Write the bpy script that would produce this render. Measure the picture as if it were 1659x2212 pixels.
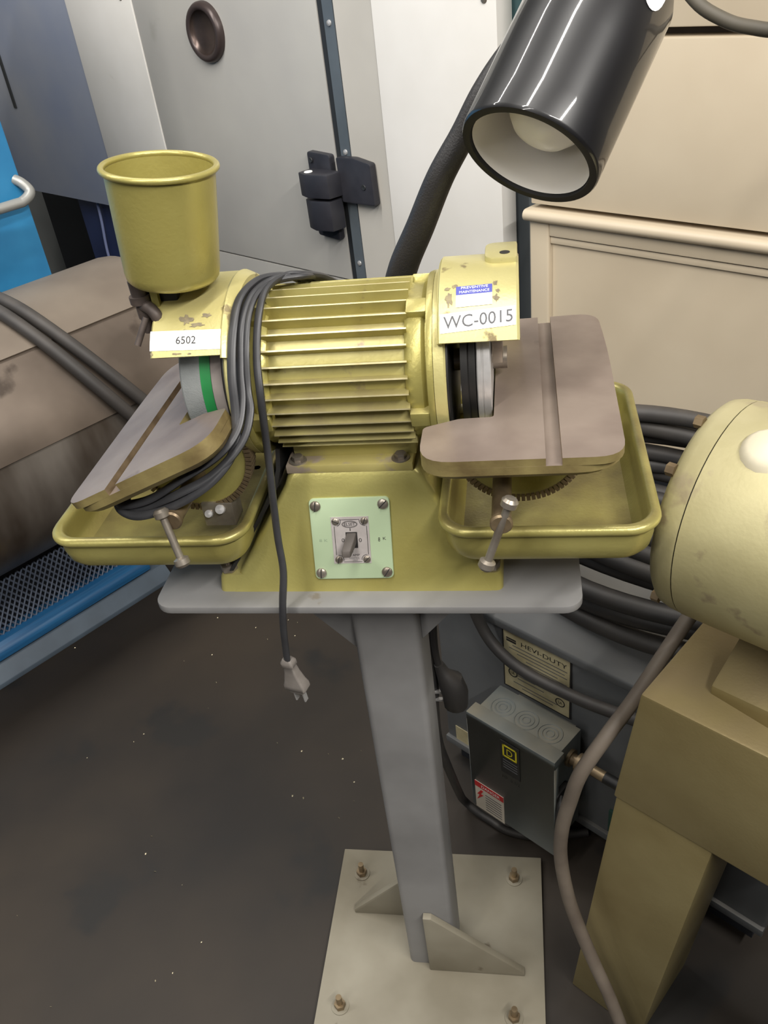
import bpy, bmesh, math, random
from mathutils import Vector, Matrix

for o in list(bpy.data.objects):
    bpy.data.objects.remove(o)
random.seed(7)
SC = bpy.context.scene
COL = SC.collection
PI = math.pi
R = math.radians

# ------------------------------------------------------------------ camera
cam_d = bpy.data.cameras.new('camera')
cam = bpy.data.objects.new('camera', cam_d)
COL.objects.link(cam)
cam_d.sensor_fit = 'VERTICAL'
cam_d.sensor_height = 24.0
cam_d.lens = 1850.0 / 2212.0 * 24.0
cam_d.clip_start = 0.02
right = Vector((0.98656711, 0.12194272, -0.10869828))
down = Vector((-0.01904388, -0.57501336, -0.81792235))
fwd = Vector((-0.16224264, 0.80900532, -0.564967))
m = Matrix((right, -down, -fwd)).transposed().to_4x4()
m.translation = Vector((0.184, -0.855, 1.6))
cam.matrix_world = m
SC.camera = cam

# ------------------------------------------------------------------ world, lights, exposure
w = bpy.data.worlds.new('shop_air')
SC.world = w
w.use_nodes = True
w.node_tree.nodes['Background'].inputs[0].default_value = (0.80, 0.86, 1.0, 1)
w.node_tree.nodes['Background'].inputs[1].default_value = 0.06


def thin_area_light(name, loc, aim, sx, sy, watts, col=(1.0, 0.965, 0.915)):
    """a long, thin area light for the ceiling tubes and the front fill, turned to aim"""
    d = bpy.data.lights.new(name, 'AREA')
    d.shape = 'RECTANGLE'
    d.size = sx
    d.size_y = sy
    d.energy = watts
    d.color = col
    o = bpy.data.objects.new(name, d)
    COL.objects.link(o)
    z = (Vector(loc) - Vector(aim)).normalized()
    along = Vector((0.588, 0.809, 0))
    x = (along - z * along.dot(z)).normalized()
    m_ = Matrix((x, z.cross(x), z)).transposed().to_4x4()
    m_.translation = Vector(loc)
    o.matrix_world = m_
    return o


# three rows of tubes running away from the viewer
thin_area_light('tube_or_fill_light', (1.40, -1.40, 2.9), (0.2, 0.0, 1.0), 2.0, 0.06, 84)
thin_area_light('tube_or_fill_light', (-0.05, -0.55, 2.9), (0.0, 0.1, 1.0), 2.4, 0.06, 36)
thin_area_light('tube_or_fill_light', (-1.30, 0.35, 3.0), (-1.4, 1.9, 1.2), 2.4, 0.06, 66)
thin_area_light('tube_or_fill_light', (-1.10, -2.60, 2.9), (-0.2, 0.5, 1.3), 2.4, 0.06, 22)  # added front fill behind the camera, brightens fronts and the lamp's inside

SC.view_settings.view_transform = 'Standard'
SC.view_settings.look = 'None'
SC.view_settings.gamma = 1.0
SC.view_settings.use_curve_mapping = False
SC.view_settings.exposure = 0.06

# ------------------------------------------------------------------ materials


def hexc(r, g, b):
    f = lambda c: (c / 12.92 if c <= 0.04045 else ((c + 0.055) / 1.055) ** 2.4)
    return (f(r / 255.0), f(g / 255.0), f(b / 255.0), 1)


MATS = {}


def mat(name, c1, c2=None, scale=12.0, rough=0.5, metal=0.0, bump=0.0, bscale=None, spots=None, dust=None, lo=0.35, hi=0.65, coat=0.0, stretch=None):
    """c1/c2: two paint tones mixed by noise; spots=(colour, threshold, scale): worn or dirty patches;
    dust=(colour, amount): settled on faces that look up"""
    mt = bpy.data.materials.new(name)
    mt.use_nodes = True
    nt = mt.node_tree
    N = nt.nodes
    L = nt.links
    bs = N['Principled BSDF']
    bs.inputs['Roughness'].default_value = rough
    bs.inputs['Metallic'].default_value = metal
    if coat:
        bs.inputs['Coat Weight'].default_value = coat
        bs.inputs['Coat Roughness'].default_value = 0.06
    tc = N.new('ShaderNodeTexCoord')
    vec = tc.outputs['Object']
    if stretch:
        mp = N.new('ShaderNodeMapping')
        mp.inputs['Scale'].default_value = stretch
        L.new(vec, mp.inputs['Vector'])
        vec = mp.outputs['Vector']

    def noise(sc, det=4.0):
        n = N.new('ShaderNodeTexNoise')
        n.inputs['Scale'].default_value = sc
        n.inputs['Detail'].default_value = det
        L.new(vec, n.inputs['Vector'])
        return n.outputs['Fac']

    def ramp(src, a, b):
        mr = N.new('ShaderNodeMapRange')
        mr.inputs['From Min'].default_value = a
        mr.inputs['From Max'].default_value = b
        L.new(src, mr.inputs['Value'])
        return mr.outputs['Result']

    def mix(fac, a, b):
        mx = N.new('ShaderNodeMix')
        mx.data_type = 'RGBA'
        if hasattr(fac, 'is_linked') or hasattr(fac, 'links'):
            L.new(fac, mx.inputs[0])
        else:
            mx.inputs[0].default_value = fac
        for s, v in ((6, a), (7, b)):
            if isinstance(v, (tuple, list)):
                mx.inputs[s].default_value = v
            else:
                L.new(v, mx.inputs[s])
        return mx.outputs[2]

    col = c1
    if c2 is not None:
        col = mix(ramp(noise(scale), lo, hi), c1, c2)
    if spots:
        sc_, th, ss = spots
        col = mix(ramp(noise(ss, 8.0), th, th + 0.05), col, sc_)
    if dust:
        ge = N.new('ShaderNodeNewGeometry')
        sx = N.new('ShaderNodeSeparateXYZ')
        L.new(ge.outputs['Normal'], sx.inputs[0])
        up = ramp(sx.outputs['Z'], 0.45, 0.95)
        mu = N.new('ShaderNodeMath')
        mu.operation = 'MULTIPLY'
        L.new(up, mu.inputs[0])
        r2 = ramp(noise(scale * 1.7, 6.0), 0.25, 0.75)
        mu2 = N.new('ShaderNodeMath')
        mu2.operation = 'MULTIPLY'
        L.new(r2, mu2.inputs[0])
        mu2.inputs[1].default_value = dust[1]
        L.new(mu2.outputs[0], mu.inputs[1])
        col = mix(mu.outputs[0], col, dust[0])
    if isinstance(col, (tuple, list)):
        bs.inputs['Base Color'].default_value = col
    else:
        L.new(col, bs.inputs['Base Color'])
    if bump:
        b = N.new('ShaderNodeBump')
        b.inputs['Strength'].default_value = bump
        b.inputs['Distance'].default_value = 0.002
        L.new(noise(bscale or scale * 8, 3.0), b.inputs['Height'])
        L.new(b.outputs['Normal'], bs.inputs['Normal'])
    MATS[name] = mt
    return mt


gold = mat('gold_hammertone_paint', hexc(182, 174, 106), hexc(166, 156, 88), 9, 0.33, 0.4, 0.12, 260, dust=(hexc(150, 138, 112), 0.55))
gold_worn = mat('gold_paint_worn', hexc(202, 194, 136), hexc(187, 177, 115), 9, 0.36, 0.3, 0.12, 260, spots=(hexc(118, 104, 70), 0.63, 34), dust=(hexc(168, 158, 120), 0.4))
gold_motor = mat('gold_fin_paint', hexc(186, 178, 116), hexc(166, 156, 94), 14, 0.36, 0.35, 0.1, 260, spots=(hexc(140, 126, 104), 0.64, 26), dust=(hexc(132, 118, 98), 0.75))
gold_stand = mat('brass_gold_paint', hexc(152, 139, 98), hexc(136, 122, 82), 6, 0.42, 0.4, 0.1, 220, dust=(hexc(128, 112, 92), 0.6))
gold_drum = mat('dusty_gold_paint', hexc(178, 170, 128), hexc(154, 145, 104), 7, 0.5, 0.25, 0.1, 200, spots=(hexc(142, 130, 100), 0.58, 16), dust=(hexc(200, 192, 160), 0.5))
foot_m = mat('dusty_foot_paint', hexc(186, 175, 112), hexc(170, 158, 96), 14, 0.45, 0.2, 0.05, 200, spots=(hexc(160, 146, 130), 0.50, 18))
fin_edge = mat('worn_fin_edge', hexc(222, 212, 170), hexc(198, 186, 138), 60, 0.4, 0.3)
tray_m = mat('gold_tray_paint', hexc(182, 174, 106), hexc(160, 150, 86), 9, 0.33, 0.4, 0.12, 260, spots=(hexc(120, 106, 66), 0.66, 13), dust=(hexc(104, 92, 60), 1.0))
steel_table = mat('bare_table_steel', hexc(150, 136, 126), hexc(126, 112, 104), 11, 0.42, 0.45, 0.04, 200, spots=(hexc(112, 98, 92), 0.62, 9))
steel = mat('dull_steel', hexc(160, 152, 140), hexc(130, 120, 108), 30, 0.38, 0.7, 0.05, 200)
steel_brown = mat('oily_steel', hexc(146, 128, 100), hexc(112, 96, 74), 40, 0.42, 0.6)
bright_steel = mat('bright_steel', hexc(214, 212, 210), hexc(186, 184, 182), 40, 0.35, 0.55)
gold_dirty = mat('gold_paint_grimy', hexc(150, 136, 88), hexc(112, 96, 62), 22, 0.5, 0.3, 0.1, 260)
wheel_grey = mat('abrasive_grey', hexc(138, 142, 140), hexc(116, 120, 120), 25, 0.85, 0, 0.3, 700)
wheel_green = mat('wheel_green_band', hexc(30, 132, 66), hexc(22, 110, 54), 20, 0.6)
wheel_back = mat('wheel_backing', hexc(152, 144, 138), hexc(130, 122, 118), 30, 0.8)
blackm = mat('black_metal', hexc(30, 30, 30), hexc(44, 42, 40), 30, 0.5, 0.2)
grey_paint = mat('grey_pedestal_paint', hexc(142, 141, 140), hexc(122, 121, 120), 6, 0.45, 0.0, 0.05, 150, spots=(hexc(112, 106, 98), 0.70, 22))
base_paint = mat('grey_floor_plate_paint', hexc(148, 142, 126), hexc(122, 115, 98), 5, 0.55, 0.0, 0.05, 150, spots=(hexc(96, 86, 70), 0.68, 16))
green_plate_m = mat('pale_green_paint', hexc(174, 192, 158), hexc(164, 182, 148), 10, 0.4)
alu = mat('printed_aluminium', hexc(208, 200, 196), hexc(190, 182, 178), 60, 0.35, 0.3)
ink = mat('black_ink', hexc(38, 36, 34), rough=0.7)
grey_ink = mat('grey_ink', hexc(86, 86, 88), rough=0.7)
faint_ink = mat('faded_ink', hexc(140, 158, 132), rough=0.7)
white_paper = mat('white_label_paper', hexc(244, 244, 240), rough=0.55)
blue_ink = mat('blue_label_ink', hexc(76, 80, 160), rough=0.55)
red_ink = mat('red_label_ink', hexc(196, 44, 44), rough=0.6)
yellow_ink = mat('yellow_label_ink', hexc(214, 200, 40), rough=0.6)
old_paper = mat('old_plate_paper', hexc(196, 186, 150), hexc(170, 158, 122), 26, 0.6)
grip = mat('toggle_grey', hexc(88, 81, 76), hexc(78, 72, 68), 50, 0.6)
cord_m = mat('grey_rubber_cord', hexc(60, 60, 62), hexc(50, 50, 52), 30, 0.42)
cord_black = mat('black_rubber', hexc(46, 45, 45), hexc(60, 57, 54), 12, 0.55, dust=(hexc(110, 102, 94), 0.3))
hose_black = mat('dusty_black_hose', hexc(56, 52, 49), hexc(46, 43, 41), 10, 0.6, dust=(hexc(104, 96, 88), 0.35))
hose_grey = mat('dusty_grey_cable', hexc(116, 106, 94), hexc(98, 88, 78), 14, 0.6)
plug_m = mat('grey_plug_rubber', hexc(126, 120, 114), hexc(110, 104, 98), 40, 0.6)
lamp_black = mat('glossy_black_enamel', hexc(15, 14, 16), hexc(20, 19, 21), 8, 0.4, 0.0, coat=0.8)
lamp_in = mat('reflector_white', hexc(242, 238, 232), hexc(234, 230, 224), 10, 0.3, 0.15)
bulb_m = mat('frosted_bulb_glass', hexc(248, 246, 240), rough=0.3)
arm_m = mat('black_sleeve', hexc(40, 39, 40), hexc(48, 46, 46), 20, 0.5, 0, 0.3, 500)
white_enam = mat('white_enamel', hexc(228, 225, 220), hexc(218, 215, 209), 3, 0.4, spots=(hexc(196, 192, 184), 0.68, 6))
door_grey = mat('light_grey_enamel', hexc(176, 174, 168), hexc(166, 164, 160), 2.5, 0.4, spots=(hexc(158, 156, 150), 0.66, 3))
door_grey2 = mat('warm_grey_enamel', hexc(190, 186, 178), hexc(180, 176, 168), 2.5, 0.4)
blue_grey = mat('grey_enamel_blue_reflection', hexc(156, 160, 170), hexc(126, 138, 166), 1.4, 0.3)  # blue tone paints in the reflection of the blue machine
gasket_b = mat('black_gasket', hexc(40, 42, 44), rough=0.5)
gasket_g = mat('slate_trim', hexc(104, 112, 118), hexc(92, 100, 106), 6, 0.4, 0.3)
latch_m = mat('black_latch_plastic', hexc(40, 40, 46), hexc(48, 48, 54), 20, 0.45)
cup_m = mat('bronze_cup', hexc(96, 82, 76), hexc(70, 60, 56), 10, 0.3, 0.7)
beige = mat('beige_enamel', hexc(203, 189, 165), hexc(193, 178, 154), 2.5, 0.42, spots=(hexc(180, 166, 144), 0.70, 5))
teal = mat('teal_enamel', hexc(110, 142, 146), hexc(96, 128, 132), 3, 0.45)
drum_m = mat('grimy_sheet_steel', hexc(118, 106, 95), hexc(80, 70, 61), 3.4, 0.45, 0.35, 0.05, 60, spots=(hexc(70, 60, 52), 0.62, 5))
drum_low = mat('stained_sheet_steel', hexc(134, 127, 119), hexc(74, 64, 55), 3.2, 0.4, 0.4, 0.05, 60, spots=(hexc(98, 84, 60), 0.63, 4), stretch=(1, 2.2, 0.7))
blue_paint = mat('bright_blue_paint', hexc(46, 128, 176), hexc(36, 112, 160), 5, 0.45)
blue_paint2 = mat('base_blue_paint', hexc(44, 108, 158), hexc(34, 92, 140), 6, 0.45, stretch=(1, 1, 30))
navy = mat('navy_paint', hexc(50, 66, 112), hexc(40, 54, 96), 4, 0.5)
dark_void = mat('dark_metal_and_recess', hexc(34, 36, 42), rough=0.7)
rail_m = mat('grey_rail', hexc(150, 150, 146), rough=0.4, metal=0.3)
xf_grey = mat('transformer_grey', hexc(100, 102, 103), hexc(86, 88, 89), 5, 0.45, spots=(hexc(92, 92, 90), 0.68, 8), dust=(hexc(140, 132, 118), 0.4))
box_grey = mat('switch_box_grey', hexc(102, 108, 108), hexc(92, 98, 98), 6, 0.4, dust=(hexc(140, 130, 108), 0.75))
vent_green = mat('dark_green_vent', hexc(40, 70, 60), rough=0.6)
floor_m = mat('oily_concrete', hexc(52, 44, 35), hexc(31, 27, 24), 1.7, 0.6, 0, 0.1, 40, spots=(hexc(30, 28, 26), 0.60, 3.4))
chip_m = mat('metal_chip', hexc(200, 190, 160), rough=0.35, metal=0.6)
wall_m = mat('shop_wall_paint', hexc(150, 152, 150), hexc(140, 142, 140), 1.5, 0.7)
ceil_m = mat('ceiling_board', hexc(180, 180, 176), rough=0.8)
wire_blue = mat('grille_wire', hexc(128, 138, 156), hexc(104, 114, 132), 10, 0.5, 0.2)

# ------------------------------------------------------------------ geometry builder
ROOM = Matrix.Rotation(R(-36.0), 4, 'Z')      # the machines around stand square to each other, turned 36 degrees


class G:
    def __init__(s):
        s.v = []
        s.f = []
        s.mi = []

    def add(s, vs, fs, mi=0):
        b = len(s.v)
        s.v += [tuple(p) for p in vs]
        s.f += [tuple(b + i for i in f) for f in fs]
        s.mi += [mi] * len(fs)
        return s

    def box(s, x0, x1, y0, y1, z0, z1, mi=0):
        vs = [(x, y, z) for z in (z0, z1) for y in (y0, y1) for x in (x0, x1)]
        return s.add(vs, [(0, 2, 3, 1), (4, 5, 7, 6), (0, 1, 5, 4), (2, 6, 7, 3), (0, 4, 6, 2), (1, 3, 7, 5)], mi)

    def loft(s, rings, cap0=True, cap1=True, closed=True, mi=0):
        n = len(rings[0])
        vs = [p for r in rings for p in r]
        fs = []
        for k in range(len(rings) - 1):
            for i in range(n if closed else n - 1):
                j = (i + 1) % n
                fs.append((k * n + i, k * n + j, (k + 1) * n + j, (k + 1) * n + i))
        if cap0:
            fs.append(tuple(range(n - 1, -1, -1)))
        if cap1:
            fs.append(tuple((len(rings) - 1) * n + i for i in range(n)))
        return s.add(vs, fs, mi)

    def prism(s, poly, axis, a, b, mi=0):
        """poly in the two other axes (in x,y,z order) pushed from a to b along axis"""
        def P(p, t):
            if axis == 'z':
                return (p[0], p[1], t)
            if axis == 'y':
                return (p[0], t, p[1])
            return (t, p[0], p[1])
        return s.loft([[P(p, a) for p in poly], [P(p, b) for p in poly]], mi=mi)

    def tube(s, pts, r, n=10, caps=True, flat=1.0, mi=0, up=None):
        pts = [Vector(p) for p in pts]
        rs = r if isinstance(r, (list, tuple)) else [r] * len(pts)
        rings = []
        prev = None
        for i, p in enumerate(pts):
            t = (pts[min(i + 1, len(pts) - 1)] - pts[max(i - 1, 0)]).normalized()
            if prev is None:
                u = Vector(up) if up else (Vector((0, 0, 1)) if abs(t.z) < 0.9 else Vector((1, 0, 0)))
            else:
                u = prev
            a = (u - t * u.dot(t)).normalized()
            prev = a
            b = t.cross(a)
            rings.append([tuple(p + a * math.cos(2 * PI * k / n) * rs[i] + b * math.sin(2 * PI * k / n) * rs[i] * flat) for k in range(n)])
        return s.loft(rings, caps, caps, mi=mi)

    def lathe(s, org, axis, prof, n=32, a0=0.0, a1=2 * PI, ref=None, mi=0):
        """prof: (along, radius) list; closed ring when the full turn"""
        org = Vector(org)
        ax = Vector(axis).normalized()
        rf = Vector(ref) if ref else (Vector((0, 0, 1)) if abs(ax.z) < 0.9 else Vector((1, 0, 0)))
        e1 = (rf - ax * rf.dot(ax)).normalized()
        e2 = ax.cross(e1)
        full = abs(a1 - a0 - 2 * PI) < 1e-6
        m_ = n if full else n + 1
        rings = []
        for (t, r) in prof:
            rings.append([tuple(org + ax * t + (e1 * math.cos(a0 + (a1 - a0) * k / n) + e2 * math.sin(a0 + (a1 - a0) * k / n)) * max(r, 1e-5)) for k in range(m_)])
        return s.loft(rings, full and prof[0][1] > 2e-5 and False, False, closed=full, mi=mi)

    def cyl(s, p, q, r, n=16, r2=None, mi=0):
        return s.tube([p, q], [r, r if r2 is None else r2], n, mi=mi)


def rrect(x0, x1, y0, y1, r, n=5):
    pts = []
    for cx, cy, a in ((x1 - r, y1 - r, 0), (x0 + r, y1 - r, 90), (x0 + r, y0 + r, 180), (x1 - r, y0 + r, 270)):
        for k in range(n + 1):
            t = R(a + 90.0 * k / n)
            pts.append((cx + r * math.cos(t), cy + r * math.sin(t)))
    return pts


def round_poly(poly, rad, n=5):
    """poly: corner points (counter-clockwise); rad: a radius per corner"""
    out = []
    N_ = len(poly)
    for i in range(N_):
        p = Vector(poly[i])
        a = Vector(poly[i - 1])
        b = Vector(poly[(i + 1) % N_])
        r = rad[i] if isinstance(rad, (list, tuple)) else rad
        if r <= 0:
            out.append(tuple(p))
            continue
        d0 = (a - p)
        d1 = (b - p)
        r = min(r, d0.length * 0.49, d1.length * 0.49)
        q0 = p + d0.normalized() * r
        q1 = p + d1.normalized() * r
        for k in range(n + 1):
            t = k / n
            out.append(tuple((1 - t) ** 2 * q0 + 2 * t * (1 - t) * p + t * t * q1))
    return out


def spline(pts, k=6, closed=False):
    P = [Vector(p) for p in pts]
    n = len(P)
    out = []
    rng = n if closed else n - 1
    for i in range(rng):
        p0 = P[(i - 1) % n] if (closed or i > 0) else P[0]
        p1 = P[i]
        p2 = P[(i + 1) % n]
        p3 = P[(i + 2) % n] if (closed or i + 2 < n) else P[-1]
        for j in range(k):
            t = j / k
            out.append(0.5 * ((2 * p1) + (p2 - p0) * t + (2 * p0 - 5 * p1 + 4 * p2 - p3) * t * t + (3 * p1 - p0 - 3 * p2 + p3) * t ** 3))
    if not closed:
        out.append(P[-1])
    return out


def mesh_of(g, name, mats, bevel=0.0, seg=2, smooth=40, shift=(0, 0, 0)):
    me = bpy.data.meshes.new(name)
    s = Vector(shift)
    me.from_pydata([tuple(Vector(p) - s) for p in g.v], [], g.f)
    bm = bmesh.new()
    bm.from_mesh(me)
    for i, f in enumerate(bm.faces):
        f.material_index = g.mi[i] if i < len(g.mi) else 0
    bmesh.ops.remove_doubles(bm, verts=bm.verts, dist=1e-6)
    bmesh.ops.recalc_face_normals(bm, faces=bm.faces)
    if bevel:
        es = [e for e in bm.edges if len(e.link_faces) == 2 and e.calc_face_angle(0) > R(35)]
        bmesh.ops.bevel(bm, geom=es, offset=bevel, segments=seg, profile=0.6, affect='EDGES', clamp_overlap=True)
    bm.to_mesh(me)
    bm.free()
    if not isinstance(mats, (list, tuple)):
        mats = [mats]
    for mm in mats:
        me.materials.append(mm)
    if smooth:
        me.polygons.foreach_set('use_smooth', [True] * len(me.polygons))
        me.set_sharp_from_angle(angle=R(smooth))
    me.update()
    return me


class Thing:
    """an Empty at the base of a thing; parts are given in world ('W') or room ('M') coordinates"""

    def __init__(s, name, label, cat, base, frame='W', group=None, kind=None):
        s.e = bpy.data.objects.new(name, None)
        COL.objects.link(s.e)
        s.e.empty_display_size = 0.05
        s.base = Vector(base)
        s.frame = frame
        if frame == 'M':
            s.e.location = ROOM @ s.base
            s.e.rotation_euler = (0, 0, R(-36.0))
        else:
            s.e.location = s.base
        s.e['label'] = label
        s.e['category'] = cat
        if group:
            s.e['group'] = group

    def part(s, name, g, mats, parent=None, bevel=0.0, seg=2, smooth=40, label=None, kind=None):
        me = mesh_of(g, name, mats, bevel, seg, smooth, s.base)
        return s.obj(name, me, parent, label, kind)

    def obj(s, name, me, parent=None, label=None, kind=None):
        o = bpy.data.objects.new(name, me)
        COL.objects.link(o)
        o.parent = parent if parent is not None else s.e
        if label:
            o['label'] = label
        if kind:
            o['kind'] = kind
        return o


def single(name, label, cat, g, mats, base, frame='W', bevel=0.0, seg=2, smooth=40, kind=None, group=None):
    me = mesh_of(g, name, mats, bevel, seg, smooth, base)
    o = bpy.data.objects.new(name, me)
    COL.objects.link(o)
    b = Vector(base)
    if frame == 'M':
        o.location = ROOM @ b
        o.rotation_euler = (0, 0, R(-36.0))
    else:
        o.location = b
    if kind:
        o['kind'] = kind
    if label:
        o['label'] = label
    if cat:
        o['category'] = cat
    if group:
        o['group'] = group
    return o


def text_geo(body, height, width=None, spacing=1.0):
    """flat lettering as (x, y) triangles, centred, cap height = height"""
    cu = bpy.data.curves.new('lettering', 'FONT')
    cu.body = body
    cu.size = 1.0
    cu.space_character = spacing
    cu.resolution_u = 3
    ob = bpy.data.objects.new('lettering_tmp', cu)
    COL.objects.link(ob)
    bpy.context.view_layer.update()
    dg = bpy.context.evaluated_depsgraph_get()
    me = bpy.data.meshes.new_from_object(ob.evaluated_get(dg))
    vs = [(v.co.x, v.co.y) for v in me.vertices]
    fs = [tuple(p.vertices) for p in me.polygons]
    bpy.data.objects.remove(ob)
    bpy.data.curves.remove(cu)
    bpy.data.meshes.remove(me)
    x0 = min(v[0] for v in vs)
    x1 = max(v[0] for v in vs)
    y0 = min(v[1] for v in vs)
    y1 = max(v[1] for v in vs)
    sy = height / (y1 - y0)
    sx = sy if width is None else width / (x1 - x0)
    return [((x - (x0 + x1) / 2) * sx, (y - (y0 + y1) / 2) * sy) for x, y in vs], fs


def map_geo(vs, fs, fn, g=None, mi=0):
    g = g or G()
    return g.add([fn(*p) for p in vs], fs, mi)


def hexpoly(r, rot=0.0):
    return [(r * math.cos(R(60 * k) + rot), r * math.sin(R(60 * k) + rot)) for k in range(6)]


# ================================================================== SETTING
g = G().box(-6, 5, -4, 6, -0.1, 0.0)
single('floor', 'dark oil stained concrete shop floor', None, g, floor_m, (0, 0, 0), smooth=0, kind='structure')
g = G().box(-6, 4, 3.0, 3.15, 0, 3.6)
single('wall_back', 'grey painted wall behind the machines', None, g, wall_m, (0, 3.0, 0), 'M', smooth=0, kind='structure')
g = G().box(-4.6, -4.45, -3, 3.0, 0, 3.6)
single('wall_left', 'grey painted wall on the left', None, g, wall_m, (-4.5, 0, 0), 'M', smooth=0, kind='structure')
g = G().box(-6, 5, -4, 6, 3.6, 3.7)
single('ceiling', 'pale ceiling above the lamps', None, g, ceil_m, (0, 0, 3.6), smooth=0, kind='structure')

# ================================================================== WHITE MACHINE ENCLOSURE (room frame, front at v = 1.2)
T = Thing('machine_enclosure', 'tall white and grey machine enclosure with black latch on its door', 'machine', (-1.6, 1.2, 0.0), 'M')
V = 1.2
T.part('side_panel', G().box(-3.75, -2.587, V + 0.004, V + 0.06, 0.772, 2.1), blue_grey, label='blue grey side panel, the blue a painted reflection')
T.part('trim_slot', G().box(-3.245, -3.225, V - 0.001, V + 0.01, 1.12, 1.42), gasket_b)
T.part('corner_panel', G().box(-2.584, -2.166, V, V + 0.06, 0.685, 2.1), white_enam, bevel=0.003, label='white corner panel')
door = T.part('door', G().box(-2.163, -1.291, V + 0.003, V + 0.06, 0.685, 2.1), door_grey, bevel=0.003, label='light grey door')
T.part('lower_panel', G().box(-2.584, -1.291, V + 0.003, V + 0.06, 0.25, 0.680), door_grey)
T.part('gasket', G().box(-1.289, -1.268, V + 0.006, V + 0.05, 0.25, 2.1), gasket_b)
trim = T.part('edge_trim', G().box(-1.266, -1.227, V + 0.001, V + 0.05, 0.25, 2.1), gasket_g)
for z in (0.42, 0.747, 1.07, 1.394, 1.72):
    T.part('rivet', G().lathe((-1.246, V + 0.001, z), (0, -1, 0), [(0, 0.008), (0.003, 0.007), (0.005, 0.0)], 12), bright_steel, parent=trim)
T.part('frame_strip', G().box(-1.225, -1.088, V + 0.003, V + 0.06, 0.25, 2.1), door_grey2)
wp = T.part('white_panel', G().box(-1.086, -0.696, V, V + 0.06, 0.25, 2.1), white_enam, bevel=0.003, label='white panel on the right')
for (u, z) in ((-2.22, 1.487), (-0.73, 1.43)):
    T.part('screw', G().lathe((u, V, z), (0, -1, 0), [(0, 0.009), (0.003, 0.007), (0.004, 0.0)], 12), steel)
# the round cup pull in the door
c = (-1.79, V + 0.003, 1.381)
cup = T.part('cup_ring', G().lathe(c, (0, -1, 0), [(0, 0.084), (0.012, 0.083), (0.020, 0.078), (0.023, 0.071), (0.021, 0.064), (0.018, 0.061)], 40), mat('dark_bronze_ring', hexc(70, 60, 58), rough=0.35, metal=0.4), parent=door, label='dark bronze ring')
T.part('cup_bowl', G().lathe(c, (0, -1, 0), [(0.0185, 0.062), (0.012, 0.058), (0.006, 0.047), (0.0025, 0.030), (0.0015, 0.0)], 40), cup_m, parent=door)
# latch
latch = T.part('latch_plate', G().prism(round_poly([(-1.393, 0.822), (-1.298, 0.815), (-1.298, 1.062), (-1.393, 1.068)], 0.01), 'y', V - 0.018, V + 0.004), latch_m, parent=door, bevel=0.003)
T.part('latch_strike', G().prism(round_poly([(-1.262, 0.935), (-1.128, 0.935), (-1.132, 1.050), (-1.20, 1.062), (-1.268, 1.060)], 0.008), 'y', V - 0.022, V + 0.002), latch_m, parent=trim, bevel=0.004)
T.part('latch_knob', G().prism([(-1.385, V - 0.07), (-1.34, V - 0.085), (-1.262, V - 0.07), (-1.255, V - 0.015), (-1.38, V - 0.015)], 'z', 0.954, 1.022), latch_m, parent=door, bevel=0.005)
T.part('latch_knob', G().prism([(-1.375, V - 0.065), (-1.33, V - 0.08), (-1.27, V - 0.065), (-1.265, V - 0.015), (-1.37, V - 0.015)], 'z', 0.858, 0.946), latch_m, parent=door, bevel=0.005)
T.part('latch_button', G().lathe((-1.352, V - 0.058, 1.022), (0, 0, 1), [(0, 0.013), (0.002, 0.012), (0.003, 0.0)], 16), white_paper, parent=door, label='pale round cap')
for (u, z) in ((-1.165, 0.985), (-1.375, 1.045)):
    T.part('latch_screw', G().lathe((u, V - 0.0225, z), (0, -1, 0), [(0, 0.008), (0.002, 0.007), (0.001, 0.0)], 12), gasket_b, parent=trim)

T = Thing('machine_underframe', 'dark navy machine base showing below the blue grey panel', 'machine base', (-2.8, 1.3, 0.0), 'M')
T.part('post', G().box(-3.03, -2.72, 1.25, 1.33, 0, 0.77), navy, label='navy blue post')
T.part('recess_dark_sheet', G().box(-3.9, -2.6, 1.5, 1.52, 0, 0.77), dark_void, label='near black sheet standing in for the dark recess')  # near-black colour stands in for shade in the recess below the panel
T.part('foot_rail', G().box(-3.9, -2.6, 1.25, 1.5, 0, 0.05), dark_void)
single('thin_cable', 'thin pale blue cable hanging in front of the navy post', 'cable',
       G().tube(spline([(-2.835, 1.235, 0.77), (-2.845, 1.235, 0.68), (-2.87, 1.235, 0.56), (-2.88, 1.235, 0.42), (-2.9, 1.22, 0.2), (-2.9, 1.2, 0.005)]), 0.006, 8), mat('pale_cable', hexc(140, 150, 190), rough=0.5), (-2.84, 1.235, 0), 'M')

# ================================================================== BEIGE CABINET
T = Thing('steel_cabinet', 'beige steel cabinet with stacked panels behind the lamp', 'cabinet', (-0.1, 1.2, 0.0), 'M')
UL, UR = -0.61, 0.75
T.part('carcass', G().box(UL + 0.01, UR, V + 0.05, 1.85, 0.30, 2.0), mat('cabinet_shadow_gap', hexc(84, 74, 62), rough=0.7))
T.part('upper_panel', G().box(UL + 0.002, UR, V, V + 0.06, 0.992, 1.349), beige, bevel=0.004, label='wide beige panel')
T.part('top_panel', G().box(UL + 0.002, UR, V, V + 0.06, 1.366, 2.0), beige, bevel=0.004)
lip = []
for k in range(9):
    a = R(-90 + 180 * k / 8)
    lip.append((V - 0.010 - 0.014 * math.cos(a), 0.967 + 0.014 * math.sin(a)))
lip += [(V + 0.05, 0.981), (V + 0.05, 0.953)]
T.part('rolled_lip', G().prism(lip, 'x', UL - 0.008, UR), beige, bevel=0.0)
lo = T.part('lower_panel', G().box(-0.555, UR, V + 0.008, V + 0.06, 0.40, 0.900), beige, label='recessed lower panel')
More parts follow.
